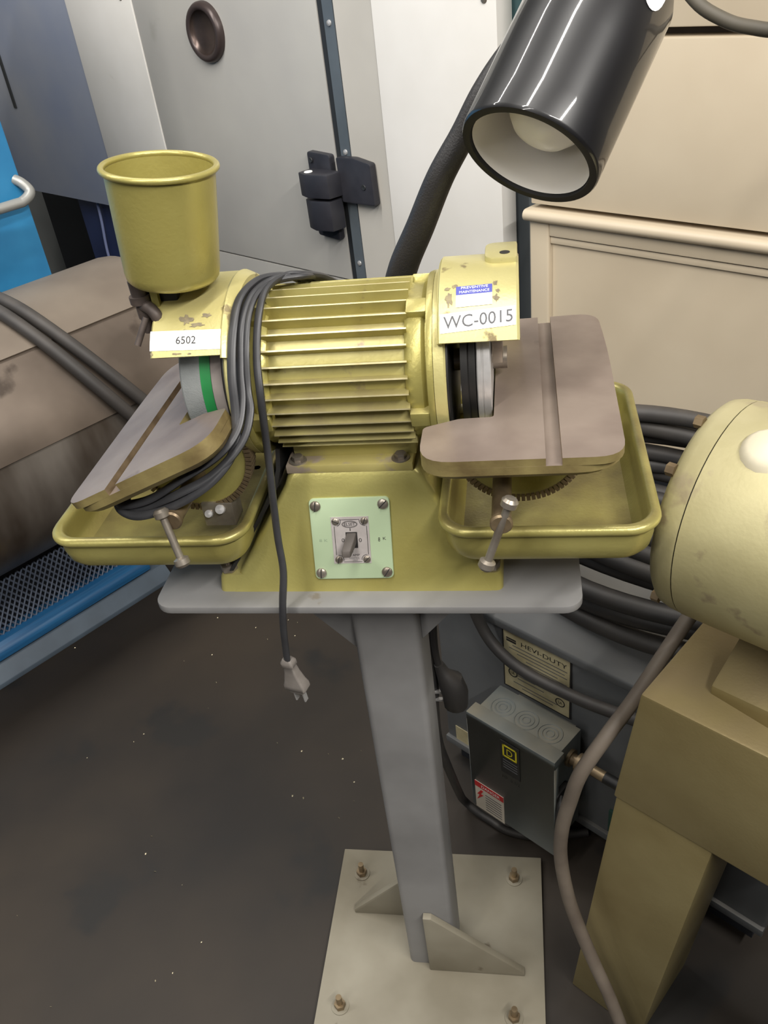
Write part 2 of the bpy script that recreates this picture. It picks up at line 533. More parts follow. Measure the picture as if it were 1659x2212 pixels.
T.part('stile', G().box(UL, -0.553, V - 0.006, V + 0.06, 0.386, 0.953), beige, parent=lo, bevel=0.006, seg=3)
T.part('rail', G().box(-0.553, UR, V - 0.004, V + 0.06, 0.919, 0.953), beige, parent=lo, bevel=0.004)
T.part('rail', G().box(-0.553, UR, V + 0.001, V + 0.06, 0.900, 0.917), beige, parent=lo, bevel=0.003)
T.part('rail', G().box(-0.553, UR, V - 0.004, V + 0.06, 0.386, 0.402), beige, parent=lo, bevel=0.003)
T.part('plinth', G().box(UL + 0.03, UR, V + 0.05, 1.8, 0.0, 0.30), dark_void)

T = Thing('teal_cabinet', 'teal machine cabinet in the gap beside the beige cabinet', 'cabinet', (-0.66, 1.7, 0.0), 'M')
T.part('body', G().box(-0.86, -0.625, 1.29, 1.84, 0.0, 2.0), teal, bevel=0.004)
T.part('gap_shade_panel', G().box(-0.86, -0.625, 1.28, 1.289, 0.0, 1.05), mat('slate_gap_shade', hexc(84, 90, 94), rough=0.5))  # dark slate front stands in for the shade low in the gap

# ================================================================== LEFT: DRUM, BLUE BASE, BLUE CABINET
T = Thing('steel_drum_housing', 'large grimy horizontal sheet metal drum with lapped seams', 'drum', (-1.5, 0.0, 0.30), 'M')
UC, ZC, RD = -1.5, 0.606, 0.316
V0, V1 = -0.75, 0.585


def shell(g, a0, a1, r, v0, v1, n=26, th=0.006, round_end=True):
    prof = [(v0, r), (v1 - 0.05, r), (v1 - 0.025, r - 0.004), (v1 - 0.008, r - 0.014), (v1, r - 0.035), (v1 - 0.002, r - 0.04), (v1 - 0.05, r - th), (v0, r - th)]
    rings = []
    for k in range(n + 1):
        a = a0 + (a1 - a0) * k / n
        rings.append([(UC + rr * math.cos(a), t, ZC + rr * math.sin(a)) for (t, rr) in prof])
    return g.loft(rings, True, True)


T.part('sheet_panel', shell(G(), R(-115), R(14.6), RD, V0, V1), drum_low, label='lower stained sheet')
T.part('sheet_panel', shell(G(), R(13.2), R(53.6), RD + 0.0065, V0, V1), drum_m, label='middle sheet')
T.part('sheet_panel', shell(G(), R(52.6), R(175), RD + 0.013, V0, V1), mat('dusty_sheet_steel', hexc(128, 117, 104), hexc(110, 99, 88), 4, 0.5, 0.25, spots=(hexc(110, 98, 86), 0.66, 4)), label='upper dusty sheet')
T.part('end_cap', G().lathe((UC, V1 - 0.02, ZC), (0, 1, 0), [(0, RD - 0.03), (0.012, RD - 0.05), (0.02, 0.1), (0.022, 0.0)], 48), drum_low)

T = Thing('blue_machine_base', 'blue machine base with diamond mesh grille under the drum', 'machine base', (-1.5, 0.0, 0.0), 'M')
UB = -1.40
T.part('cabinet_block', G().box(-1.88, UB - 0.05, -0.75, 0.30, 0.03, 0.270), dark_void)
fr = T.part('grille_frame', G().box(UB - 0.06, UB, -0.75, 0.315, 0.055, 0.115).box(UB - 0.10, UB - 0.06, -0.75, 0.315, 0.255, 0.268).box(UB - 0.06, UB, 0.245, 0.315, 0.115, 0.268), blue_paint2, bevel=0.003)
gm = G()
pit = 0.0165
n_ = int((0.245 + 0.75) / pit)
for k in range(-14, n_ + 1):
    v0_ = -0.75 + k * pit
    for sgn in (1, -1):
        # diagonal strands clipped to the opening
        z0, z1 = 0.112, 0.270
        dv = (z1 - z0) * 0.62
        a = (v0_, z0) if sgn > 0 else (v0_ + dv, z0)
        b = (v0_ + dv, z1) if sgn > 0 else (v0_, z1)
        pts = [a, b]
        lo_, hi_ = -0.75, 0.247
        res = []
        for (p, q) in ((a, b), (b, a)):
            pv, pz = p
            qv, qz = q
            if pv < lo_ and qv > lo_:
                t = (lo_ - pv) / (qv - pv); pv, pz = lo_, pz + t * (qz - pz)
            elif pv > hi_ and qv < hi_:
                t = (hi_ - pv) / (qv - pv); pv, pz = hi_, pz + t * (qz - pz)
            res.append((pv, pz))
        if max(a[0], b[0]) <= lo_ or min(a[0], b[0]) >= hi_:
            continue
        gm.tube([(UB - 0.022 + 0.001 * sgn, res[0][0], res[0][1]), (UB - 0.022 + 0.001 * sgn, res[1][0], res[1][1])], 0.0027, 4)
T.part('mesh_grille', gm, wire_blue, smooth=0, kind='stuff', label='diamond wire mesh')
T.part('sill', G().prism([(-1.88, 0.0), (UB + 0.035, 0.0), (UB + 0.035, 0.014), (UB + 0.002, 0.05), (-1.88, 0.05)], 'y', -0.75, 0.36), mat('sill_grey_blue', hexc(98, 112, 126), hexc(86, 98, 110), 8, 0.5), bevel=0.002)
T.part('screw', G().lathe((UB, 0.28, 0.255), (1, 0, 0), [(0, 0.007), (0.003, 0.006), (0.004, 0.0)], 10), bright_steel)
for (u, v) in ((-1.5, -0.6), (-1.5, 0.15)):
    T.part('saddle', G().prism([(-1.62, 0.268), (-1.47, 0.268), (-1.47, 0.288), (-1.62, 0.288)], 'y', v - 0.02, v + 0.02), dark_void)

T = Thing('blue_cabinet', 'bright blue machine cabinet at the left edge with grey rail', 'cabinet', (-2.1, 0.0, 0.0), 'M')
T.part('body', G().box(-2.6, -1.9, -0.9, 0.535, 0.0, 1.75), blue_paint, bevel=0.006)
rl = T.part('rail', G().tube(spline([(-1.86, -0.9, 1.050), (-1.86, 0.2, 1.055), (-1.86, 0.46, 1.056), (-1.86, 0.505, 1.058), (-1.865, 0.535, 1.075), (-1.885, 0.530, 1.098), (-1.905, 0.52, 1.11)]), 0.0145, 12), rail_m, label='grey grab rail')
T.part('rail_sleeve', G().cyl((-1.86, -0.5, 1.0535), (-1.86, 0.42, 1.0555), 0.019, 14), rail_m)

def barrel_pt(ang, v, r):
    a = R(ang)
    return (UC + r * math.cos(a), v, ZC + r * math.sin(a))


rh = RD + 0.013 + 0.017
single('black_hose', 'thick dusty black hose lying over the drum, nearer the grille', 'hose',
       G().tube(spline([barrel_pt(150, 0.30, rh + 0.02), barrel_pt(118, 0.20, rh + 0.005), barrel_pt(92, 0.155, rh), barrel_pt(70, 0.165, rh), barrel_pt(48, 0.195, rh), barrel_pt(29, 0.235, rh), barrel_pt(8, 0.295, rh + 0.005), barrel_pt(-12, 0.36, rh + 0.02), (-1.05, 0.45, 0.3), (-0.98, 0.55, 0.05), (-0.9, 0.75, 0.017)]), 0.0165, 12), hose_black, barrel_pt(90, 0.15, rh), 'M', group='hoses over the drum')
single('black_hose', 'thick dusty black hose over the drum, the far one of two', 'hose',
       G().tube(spline([barrel_pt(150, 0.345, rh + 0.02), barrel_pt(118, 0.240, rh + 0.005), barrel_pt(92, 0.193, rh), barrel_pt(70, 0.205, rh), barrel_pt(48, 0.238, rh), barrel_pt(29, 0.285, rh), barrel_pt(8, 0.352, rh + 0.005), barrel_pt(-12, 0.425, rh + 0.02), (-1.07, 0.53, 0.3), (-1.0, 0.63, 0.05), (-0.95, 0.85, 0.017)]), 0.0165, 12), hose_black, barrel_pt(90, 0.2, rh), 'M', group='hoses over the drum')

# ================================================================== TRANSFORMER AND SWITCH BOX
T = Thing('dry_transformer', 'grey floor transformer with printed nameplate behind the pedestal', 'transformer', (0.05, 0.55, 0.0), 'M')
VT = 0.365
T.part('body', G().box(-0.262, 0.46, VT, 0.80, 0.055, 0.500), xf_grey, bevel=0.006)
T.part('lid', G().prism([(VT - 0.012, 0.497), (VT - 0.012, 0.515), (VT + 0.035, 0.556), (0.81, 0.556), (0.81, 0.497)], 'x', -0.275, 0.475), xf_grey, bevel=0.004)
for (u, v) in ((-0.20, 0.42), (0.40, 0.42), (-0.20, 0.74), (0.40, 0.74)):
    T.part('foot', G().box(u - 0.04, u + 0.04, v - 0.04, v + 0.04, 0.0, 0.056), dark_void)
npl = T.part('nameplate', G().box(-0.094, 0.059, VT - 0.002, VT + 0.001, 0.340, 0.492), ink, label='old cream nameplate with black border')
T.part('plate_field', G().box(-0.0905, 0.0555, VT - 0.0026, VT - 0.0015, 0.3435, 0.4885), old_paper, parent=npl)


def vtext(T, parent, body, uc, zc, h, wd, v, mt, name='lettering'):
    vs, fs = text_geo(body, h, wd)
    return T.part(name, map_geo(vs, fs, lambda x, y: (uc + x, v, zc + y)), mt, parent=parent, smooth=0)


vtext(T, npl, 'HEVI-DUTY', 0.000, 0.471, 0.0105, 0.100, VT - 0.003, ink)
T.part('logo_bar', G().box(-0.084, -0.062, VT - 0.003, VT - 0.0025, 0.470, 0.4735).box(-0.084, -0.062, VT - 0.003, VT - 0.0025, 0.464, 0.4685), ink, parent=npl)
gl = G()
for z, u0, u1 in ((0.458, -0.07, 0.05), (0.449, -0.078, 0.045), (0.441, -0.06, 0.05), (0.432, -0.04, 0.03), (0.424, -0.07, 0.05), (0.413, -0.02, 0.05), (0.404, 0.0, 0.05), (0.396, -0.078, 0.02), (0.384, -0.06, -0.02), (0.376, -0.06, 0.0), (0.362, -0.07, 0.03), (0.354, -0.05, 0.02)):
    gl.box(u0, u1, VT - 0.003, VT - 0.0025, z - 0.0008, z + 0.0008)
T.part('ruled_line', gl, grey_ink, parent=npl, smooth=0)
for (uu, zz) in ((-0.071, 0.385), (0.036, 0.372)):
    T.part('round_mark', G().lathe((uu, VT - 0.003, zz), (0, -1, 0), [(0, 0.0105), (0.0003, 0.0105), (0.0003, 0.0085), (0, 0.0085)], 24), ink, parent=npl)
    vtext(T, npl, 'UL' if uu < 0 else 'SA', uu, zz, 0.007, 0.010, VT - 0.0032, ink)
T.part('rating_sticker', G().box(-0.236, -0.197, VT - 0.0015, VT + 0.001, 0.075, 0.118), old_paper, label='small worn cream sticker')
for k in range(9):
    u = 0.150 + k * 0.019
    T.part('vent_slat', G().box(u, u + 0.011, VT - 0.006, VT + 0.002, 0.085, 0.15), vent_green, bevel=0.001)
T.part('bottom_flange', G().box(-0.262, 0.46, VT - 0.008, VT + 0.004, 0.056, 0.075), xf_grey, bevel=0.002)

T = Thing('disconnect_switch', 'grey electrical disconnect box with yellow square emblem and danger label', 'switch box', (0.007, 0.30, 0.10), 'M')
VB = 0.240
T.part('body', G().box(-0.083, 0.098, VB + 0.010, 0.337, 0.108, 0.366), box_grey, bevel=0.003)
cov = T.part('cover', G().box(-0.091, 0.106, VB, VB + 0.014, 0.100, 0.352).box(-0.091, 0.106, VB, VB + 0.03, 0.352, 0.3715), box_grey, bevel=0.002)
T.part('mounting_bracket', G().box(-0.06, 0.07, 0.336, VT + 0.002, 0.13, 0.33), box_grey)
for uu in (-0.045, 0.008, 0.06):
    for rr in (0.024, 0.016, 0.009):
        T.part('knockout_ring', G().lathe((uu, 0.294, 0.366), (0, 0, 1), [(0, rr), (0.0012, rr - 0.001), (0.0012, rr - 0.0022), (0, rr - 0.003)], 24), box_grey)
em = T.part('emblem_label', G().box(-0.012, 0.031, VB - 0.0012, VB + 0.001, 0.263, 0.351), ink, parent=cov, label='black label with yellow square emblem')
ge = G()
cu_, cz_ = 0.0095, 0.327
for (a, b, c_, d) in ((-.016, .016, .0125, .016), (-.016, .016, -.016, -.0125), (-.016, -.0125, -.016, .016), (.0125, .016, -.016, .016)):
    ge.box(cu_ + a, cu_ + b, VB - 0.0018, VB - 0.001, cz_ + c_, cz_ + d)
T.part('emblem_square', ge, yellow_ink, parent=cov, smooth=0)
vtext(T, cov, 'D', cu_, cz_, 0.017, 0.013, VB - 0.0018, yellow_ink, 'emblem_letter')
gl = G()
for z in (0.300, 0.293, 0.286, 0.279):
    gl.box(-0.006, 0.026, VB - 0.0018, VB - 0.001, z, z + 0.0018)
T.part('ruled_line', gl, grey_ink, parent=cov, smooth=0)
vtext(T, cov, 'HP  5.1/2', 0.010, 0.249, 0.008, 0.040, VB - 0.0008, ink)
dl = T.part('danger_label', G().box(-0.0805, -0.010, VB - 0.0012, VB + 0.001, 0.099, 0.181), mat('danger_paper', hexc(210, 200, 184), rough=0.6), parent=cov, label='white danger label with red header')
T.part('red_header', G().box(-0.0805, -0.010, VB - 0.0017, VB - 0.001, 0.166, 0.181), red_ink, parent=cov)
T.part('bolt_symbol', G().prism([(-0.066, 0.160), (-0.076, 0.142), (-0.070, 0.143), (-0.077, 0.124), (-0.060, 0.147), (-0.067, 0.146), (-0.060, 0.160)], 'y', VB - 0.0017, VB - 0.001), red_ink, parent=cov, smooth=0)
vtext(T, cov, 'DANGER', -0.041, 0.1735, 0.008, 0.045, VB - 0.002, white_paper)
gl = G()
for k in range(7):
    gl.box(-0.055, -0.016, VB - 0.0017, VB - 0.001, 0.152 - k * 0.0075, 0.1536 - k * 0.0075)
T.part('ruled_line', gl, grey_ink, parent=cov, smooth=0)
hd = T.part('handle_plate', G().prism(round_poly([(VB + 0.005, 0.145), (VB + 0.05, 0.145), (VB + 0.05, 0.275), (VB + 0.005, 0.275)], 0.012), 'x', 0.098, 0.108), blackm)
T.part('handle_lever', G().tube(spline([(0.107, VB + 0.02, 0.262), (0.116, VB + 0.004, 0.25), (0.118, VB - 0.006, 0.215), (0.116, VB - 0.002, 0.175), (0.110, VB + 0.004, 0.152)]), [0.007] * 24 + [0.005], 10), blackm, parent=hd)
cn = T.part('conduit_hub', G().lathe((0.098, 0.300, 0.325), (1, 0, 0), [(0, 0.017), (0.006, 0.017), (0.006, 0.011), (0.018, 0.011), (0.018, 0.018), (0.026, 0.018), (0.026, 0.010), (0.075, 0.010), (0.075, 0.0)], 18), steel_brown, label='steel conduit fitting')
T.part('conduit', G().tube(spline([(0.17, 0.300, 0.325), (0.24, 0.305, 0.32), (0.30, 0.33, 0.30), (0.33, 0.36, 0.29)]), 0.011, 10), blackm, parent=cn)

# cables on and around the transformer
loops = [(0.10, 0.585, 0.572, 0.34, 0.200, 0.0), (0.11, 0.590, 0.578, 0.30, 0.165, 0.6), (0.09, 0.60, 0.602, 0.36, 0.215, 1.1), (0.12, 0.59, 0.632, 0.33, 0.225, 2.0),
         (0.10, 0.60, 0.662, 0.35, 0.205, 2.9), (0.12, 0.61, 0.690, 0.31, 0.225, 3.7), (0.10, 0.60, 0.716, 0.34, 0.195, 4.4), (0.13, 0.62, 0.742, 0.29, 0.19, 5.2)]
pts = []
for (cu_, cv_, cz_, ru, rv, ph) in loops:
    for k in range(14):
        a = 2 * PI * k / 14
        pts.append((cu_ + ru * math.cos(a) + 0.008 * math.sin(3 * a + ph), cv_ + rv * math.sin(a) + 0.008 * math.cos(2 * a + ph), cz_ + 0.012 + 0.010 * math.sin(a + ph) + 0.024 * k / 14))
single('coiled_cable', 'coil of thick black cable piled on the transformer', 'cable', G().tube(spline(pts, 4), 0.0165, 10), cord_black, (0.1, 0.6, 0.556), 'M')
single('thick_cable', 'thick black cable sagging across the transformer nameplate', 'cable',
       G().tube(spline([(-0.20, 0.45, 0.60), (-0.165, 0.36, 0.60), (-0.141, 0.335, 0.556), (-0.115, 0.335, 0.492), (-0.075, 0.335, 0.455), (-0.015, 0.335, 0.438), (0.080, 0.335, 0.441), (0.150, 0.335, 0.452), (0.220, 0.335, 0.470), (0.30, 0.340, 0.50), (0.36, 0.345, 0.53)]), 0.0115, 12), cord_black, (0.0, 0.335, 0.421), 'M')

T = Thing('plug_cord', 'black cord with right angle plug hanging behind the pedestal column', 'cord', (0.045, 0.11, 0.55), 'W')
T.part('cord', G().tube(spline([(0.05, 0.13, 0.944), (0.046, 0.122, 0.84), (0.043, 0.12, 0.7338), (0.0405, 0.12, 0.66), (0.044, 0.12, 0.612)]), 0.0055, 10), cord_black)
pl = T.part('plug', G().tube([(0.044, 0.12, 0.622), (0.050, 0.12, 0.600), (0.060, 0.12, 0.585), (0.066, 0.12, 0.560), (0.066, 0.12, 0.530), (0.064, 0.12, 0.522)], [0.008, 0.012, 0.021, 0.022, 0.020, 0.012], 14), cord_black, label='black right angle plug')
for z in (0.5600, 0.5420):
    T.part('blade', G().box(0.030, 0.050, 0.117, 0.123, z - 0.003, z + 0.001), bright_steel, parent=pl)
single('floor_cord', 'thin black cord running down beside the column to the floor', 'cord',
       G().tube(spline([(0.040, 0.135, 0.94), (0.036, 0.135, 0.75), (0.033, 0.13, 0.60), (0.028, 0.125, 0.50), (0.029, 0.13, 0.42), (0.036, 0.17, 0.30), (0.042, 0.25, 0.12), (0.045, 0.30, 0.03), (0.075, 0.285, 0.010), (0.10, 0.268, 0.010), (0.138, 0.244, 0.010), (0.20, 0.235, 0.010), (0.30, 0.25, 0.010)]), 0.0085, 10), cord_black, (0.09, 0.27, 0.0), 'W')

# ================================================================== GOLD MACHINE ON THE RIGHT
T = Thing('gold_motor_stand', 'gold painted motor on a box stand at the right edge', 'machine', (0.40, 0.2, 0.0), 'M')
VG = 0.10
T.part('cap_box', G().loft([[(0.293, VG, 0.585), (0.66, VG, 0.585), (0.66, 0.355, 0.585), (0.293, 0.355, 0.585)], [(0.320, VG, 0.802), (0.66, VG, 0.802), (0.66, 0.350, 0.802), (0.320, 0.350, 0.802)]]), gold_stand, bevel=0.004)
T.part('leg', G().loft([[(0.236, VG + 0.002, 0.0), (0.371, VG + 0.002, 0.0), (0.371, 0.26, 0.0), (0.236, 0.26, 0.0)], [(0.296, VG + 0.002, 0.584), (0.434, VG + 0.002, 0.584), (0.434, 0.26, 0.584), (0.296, 0.26, 0.584)]]), gold_stand, bevel=0.004)
T.part('leg', G().loft([[(0.60, VG + 0.002, 0.0), (0.73, VG + 0.002, 0.0), (0.73, 0.26, 0.0), (0.60, 0.26, 0.0)], [(0.53, VG + 0.002, 0.584), (0.655, VG + 0.002, 0.584), (0.655, 0.26, 0.584), (0.53, 0.26, 0.584)]]), gold_stand, bevel=0.004)
T.part('motor_foot', G().loft([[(0.383, 0.150, 0.801), (0.64, 0.112, 0.801), (0.64, 0.30, 0.801), (0.39, 0.30, 0.801)], [(0.383, 0.150, 0.815), (0.64, 0.118, 0.850), (0.64, 0.30, 0.90), (0.39, 0.30, 0.90)]]), gold_stand, bevel=0.003)
mc = (0.0, 0.250, 0.991)
mr_ = 0.1317
mh = T.part('motor_housing', G().lathe(mc, (1, 0, 0), [(0.3345, mr_), (0.62, mr_ + 0.002), (0.66, mr_ - 0.01), (0.66, 0.0)], 56), gold_drum)
T.part('end_bell', G().lathe(mc, (1, 0, 0), [(0.298, 0.0), (0.298, 0.090), (0.299, 0.108), (0.303, 0.121), (0.309, 0.1275), (0.318, 0.1300), (0.333, mr_ - 0.0006), (0.333, mr_ - 0.006)], 56), gold_drum)
T.part('bell_joint', G().lathe(mc, (1, 0, 0), [(0.332, mr_ - 0.003), (0.336, mr_ - 0.003)], 56), blackm)
for ang in (47, 78, -42):
    a = R(ang)
    yy, zz = 0.250 - (mr_ - 0.008) * math.cos(a), 0.991 + (mr_ - 0.008) * math.sin(a)
    T.part('through_bolt', G().prism([(yy + p, zz + q) for p, q in hexpoly(0.0075)], 'x', 0.2965, 0.306), steel_brown, smooth=0)
T.part('lifting_lug', G().lathe((0.385, 0.205, 1.108), (0, -0.36, 0.93), [(0, 0.030), (0.010, 0.026), (0.016, 0.019), (0.018, 0.0)], 16), mat('pale_dust', hexc(206, 198, 174), rough=0.6), label='pale dusty boss')

single('grey_cable', 'thick dusty grey cable curving down past the gold stand', 'cable',
       G().tube(spline([(0.62, 0.60, 0.82), (0.48, 0.47, 0.845), (0.37, 0.39, 0.850), (0.315, 0.345, 0.836), (0.300, 0.31, 0.803), (0.293, 0.28, 0.782), (0.284, 0.24, 0.745), (0.280, 0.20, 0.721), (0.277, 0.16, 0.702), (0.271, 0.115, 0.680), (0.254, 0.08, 0.623), (0.241, 0.075, 0.557), (0.232, 0.070, 0.492), (0.230, 0.070, 0.423), (0.242, 0.068, 0.351), (0.260, 0.068, 0.287), (0.297, 0.066, 0.203), (0.332, 0.064, 0.132), (0.38, 0.060, 0.012), (0.45, 0.0, 0.012)]), 0.0105, 12), hose_grey, (0.37, 0.06, 0.0), 'M')

# ================================================================== PEDESTAL STAND
T = Thing('pedestal_stand', 'grey painted steel pedestal with square column carrying the grinder', 'stand', (0.0, 0.0, 0.0))
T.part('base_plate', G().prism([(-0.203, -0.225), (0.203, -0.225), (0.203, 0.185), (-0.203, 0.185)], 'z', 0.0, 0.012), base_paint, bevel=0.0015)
T.part('column', G().prism(rrect(-0.042, 0.046, -0.042, 0.046, 0.010, 4), 'z', 0.012, 0.945), grey_paint)
T.part('top_plate', G().prism(rrect(-0.260, 0.2465, -0.1225, 0.17, 0.022, 6), 'z', 0.945, 0.955), grey_paint, bevel=0.0015)
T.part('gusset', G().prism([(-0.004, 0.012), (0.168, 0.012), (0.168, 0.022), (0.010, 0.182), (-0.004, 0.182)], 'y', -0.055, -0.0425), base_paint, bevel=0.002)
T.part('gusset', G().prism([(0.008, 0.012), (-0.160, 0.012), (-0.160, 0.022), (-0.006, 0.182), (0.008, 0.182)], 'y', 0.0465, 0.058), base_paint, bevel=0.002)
T.part('gusset', G().prism([(-0.042, 0.79), (-0.042, 0.945), (-0.165, 0.945), (-0.165, 0.935)], 'y', -0.022, -0.010), grey_paint, bevel=0.002)
T.part('gusset', G().prism([(0.046, 0.81), (0.046, 0.945), (0.155, 0.945), (0.155, 0.935)], 'y', -0.022, -0.010), grey_paint, bevel=0.002)
for (x, y) in ((-0.158, 0.130), (0.149, 0.135), (-0.160, -0.130), (0.149, -0.128)):
    ab = T.part('anchor_bolt', G().cyl((x, y, 0.012), (x + 0.001, y, 0.045), 0.0055, 10), steel_brown)
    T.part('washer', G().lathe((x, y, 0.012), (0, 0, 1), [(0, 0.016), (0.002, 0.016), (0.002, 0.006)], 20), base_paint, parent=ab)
    T.part('nut', G().prism([(x + a, y + b) for a, b in hexpoly(0.0105, 0.3)], 'z', 0.014, 0.024), steel_brown, parent=ab, smooth=0)

# ================================================================== TOOL GRINDER
PZ = 0.955
T = Thing('tool_grinder', 'gold painted double ended tool grinder with finned motor on the pedestal', 'grinder', (0.0, 0.0, PZ))
# base casting
gc = G()
gc.loft([[(x, y, z) for x, y in rrect(x0, x1, y0, y1, 0.008, 4)] for (z, x0, x1, y0, y1) in ((PZ, -0.183, 0.158, -0.0934, 0.105), (0.972, -0.181, 0.1575, -0.0896, 0.104), (0.977, -0.178, 0.155, -0.0885, 0.102))])
secs = [(PZ, -0.170, 0.1510, -0.0938), (0.974, -0.158, 0.1405, -0.0895), (1.000, -0.1415, 0.1255, -0.0837), (1.060, -0.1015, 0.0935, -0.0702), (1.085, -0.0860, 0.0785, -0.0645), (1.096, -0.0815, 0.0720, -0.0620), (1.1005, -0.0790, 0.0680, -0.0595)]
gc.loft([[(x, y, z) for x, y in rrect(x0, x1, y0, -y0 * 0.95 + 0.012, 0.008, 4)] for (z, x0, x1, y0) in secs])
T.part('base_casting', gc, gold)
# thin black sheet along the sloping side under the motor
fl_g = G()
rings = []
for (z, x) in ((1.128, -0.086), (1.105, -0.088), (1.085, -0.0935), (1.060, -0.109), (1.030, -0.129), (1.000, -0.149), (0.985, -0.160)):
    yf = -0.0890 + (z - 0.974) * 0.225
    rings.append([(x, yf + 0.004 * math.sin(z * 190), z), (x - 0.004, yf - 0.003 + 0.004 * math.sin(z * 190), z + 0.002), (x - 0.004, 0.075, z + 0.002), (x, 0.075, z)])
T.part('black_side_sheet', fl_g.loft(rings), mat('thin_black_sheet', hexc(22, 21, 20), rough=0.6), label='thin black sheet on the sloping side')
# switch plate on the leaning front
FC = Vector((-0.0130, -0.0789, 1.0223))
FX = Vector((1, 0, 0.012)).normalized()
FU = Vector((0.02, 0.2195, 0.9756)).normalized()
FN = FX.cross(FU)


def fp(x, y, d):
    return tuple(FC + FX * x + FU * y + FN * d)


def plate_prism(poly, d0, d1):
    return G().loft([[fp(x, y, d0) for x, y in poly], [fp(x, y, d1) for x, y in poly]])


sp = T.part('switch_plate', plate_prism(rrect(-0.0465, 0.0465, -0.0507, 0.0507, 0.0055, 4), -0.002, 0.0028), green_plate_m, bevel=0.0008, label='pale green switch plate')


def slot_screw(x, y, r, d, ang, parent):
    T.part('screw', G().lathe(fp(x, y, d), FN, [(0, r), (r * 0.25, r * 0.97), (r * 0.45, r * 0.75), (r * 0.52, r * 0.35), (r * 0.52, 0.0)], 20), steel, parent=parent)
    c_, s_ = math.cos(ang), math.sin(ang)
    h = 0.10 * r
    po = [(x + c_ * a - s_ * b, y + s_ * a + c_ * b) for a, b in ((-r * .93, -h), (r * .93, -h), (r * .93, h), (-r * .93, h))]
    T.part('screw_slot', plate_prism(po, d + r * 0.12, d + r * 0.535), ink, parent=parent, smooth=0)


for (x, y, a) in ((-0.0390, 0.0420, 1.45), (0.0390, 0.0425, 0.8), (-0.0390, -0.0425, 1.5), (0.0392, -0.0425, 1.0)):
    slot_screw(x, y, 0.0062, 0.0028, a, sp)
T.part('rating_plate', plate_prism([(-0.0225, -0.0305), (0.0215, -0.0305), (0.0215, 0.0280), (-0.0225, 0.0280)], 0.0026, 0.0034), alu, parent=sp, smooth=0, label='silver rating plate')
for (x, y, a) in ((-0.0170, 0.0225, 2.7), (0.0165, 0.0228, 1.2), (-0.0165, -0.0255, 1.4), (0.0165, -0.0255, 0.8)):
    slot_screw(x, y, 0.0044, 0.0034, a, sp)
bd = G()


def ln(x0, y0, x1, y1, wd=0.0006):
    d = Vector((x1 - x0, y1 - y0))
    n__ = Vector((-d.y, d.x)).normalized() * wd / 2
    po = [(x0 + n__.x, y0 + n__.y), (x1 + n__.x, y1 + n__.y), (x1 - n__.x, y1 - n__.y), (x0 - n__.x, y0 - n__.y)]
    bd.add([fp(x, y, 0.0036) for x, y in po], [(0, 1, 2, 3)])


ln(-0.0115, 0.0245, 0.0110, 0.0245); ln(-0.0110, -0.0285, 0.0110, -0.0285)
ln(-0.0190, 0.0165, -0.0190, -0.0195); ln(0.0188, 0.0165, 0.0188, -0.0195)
for (cx, cy, a0) in ((-0.0170, 0.0225, -75), (0.0165, 0.0228, 170), (-0.0165, -0.0255, -15), (0.0165, -0.0255, 80)):
    for k in range(6):
        a, b = R(a0 + 18 * k), R(a0 + 18 * (k + 1))
        ln(cx + 0.0058 * math.cos(a), cy + 0.0058 * math.sin(a), cx + 0.0058 * math.cos(b), cy + 0.0058 * math.sin(b))
for rx, ry in ((0.0090, 0.0042), (0.0082, 0.0034)):
    for k in range(20):
        a, b = 2 * PI * k / 20, 2 * PI * (k + 1) / 20
        ln(-0.0008 + rx * math.cos(a), 0.0188 + ry * math.sin(a), -0.0008 + rx * math.cos(b), 0.0188 + ry * math.sin(b), 0.0004)
ln(-0.0006, 0.0140, -0.0006, 0.0105, 0.0009); ln(0.0005, -0.0135, 0.0005, -0.0165, 0.0010)
T.part('printed_border', bd, ink, parent=sp, smooth=0)


def ftext(body, x, y, h, wd, d, mt, nm='lettering'):
    vs, fs = text_geo(body, h, wd)
    return T.part(nm, map_geo(vs, fs, lambda a, b: fp(x + a, y + b, d)), mt, parent=sp, smooth=0)


ftext('ELSET', -0.0008, 0.0188, 0.0038, 0.0128, 0.0036, ink)
ftext('0', -0.0098, -0.0010, 0.0048, 0.0033, 0.0036, ink)
ftext('0', 0.0104, -0.0012, 0.0048, 0.0033, 0.0036, ink)
ftext('10 AMP', 0.0018, -0.0200, 0.0028, 0.0130, 0.0036, ink)
ftext('INDUSTRIAL', 0.0018, -0.0238, 0.0016, 0.0125, 0.0036, grey_ink)
ftext('UNIT', 0.0030, -0.0266, 0.0016, 0.0060, 0.0036, grey_ink)
ftext('8', 0.0322, -0.0012, 0.0050, 0.0024, 0.0030, ink)
ftext('K', 0.0385, 0.0000, 0.0036, 0.0036, 0.0030, ink)
ftext('8 K', -0.0330, -0.0010, 0.0036, 0.0100, 0.0030, faint_ink)
T.part('toggle_slot', plate_prism([(-0.0062, -0.0108), (0.0072, -0.0108), (0.0072, 0.0090), (-0.0062, 0.0090)], 0.0030, 0.0039), ink, parent=sp, smooth=0)
T.part('toggle_lever', G().loft([[fp(x, y, 0.003) for x, y in rrect(-0.0052, 0.0062, -0.004, 0.0085, 0.0012, 2)], [fp(x - 0.001, y - 0.004, 0.012) for x, y in rrect(-0.0050, 0.0060, -0.004, 0.0070, 0.0012, 2)], [fp(x - 0.0035, y - 0.010, 0.022) for x, y in rrect(-0.0050, 0.0054, -0.0042, 0.0048, 0.0014, 2)], [fp(x - 0.0035, y - 0.0105, 0.0232) for x, y in rrect(-0.0042, 0.0046, -0.0034, 0.0040, 0.0014, 2)]]), grip, parent=sp, label='grey toggle lever')

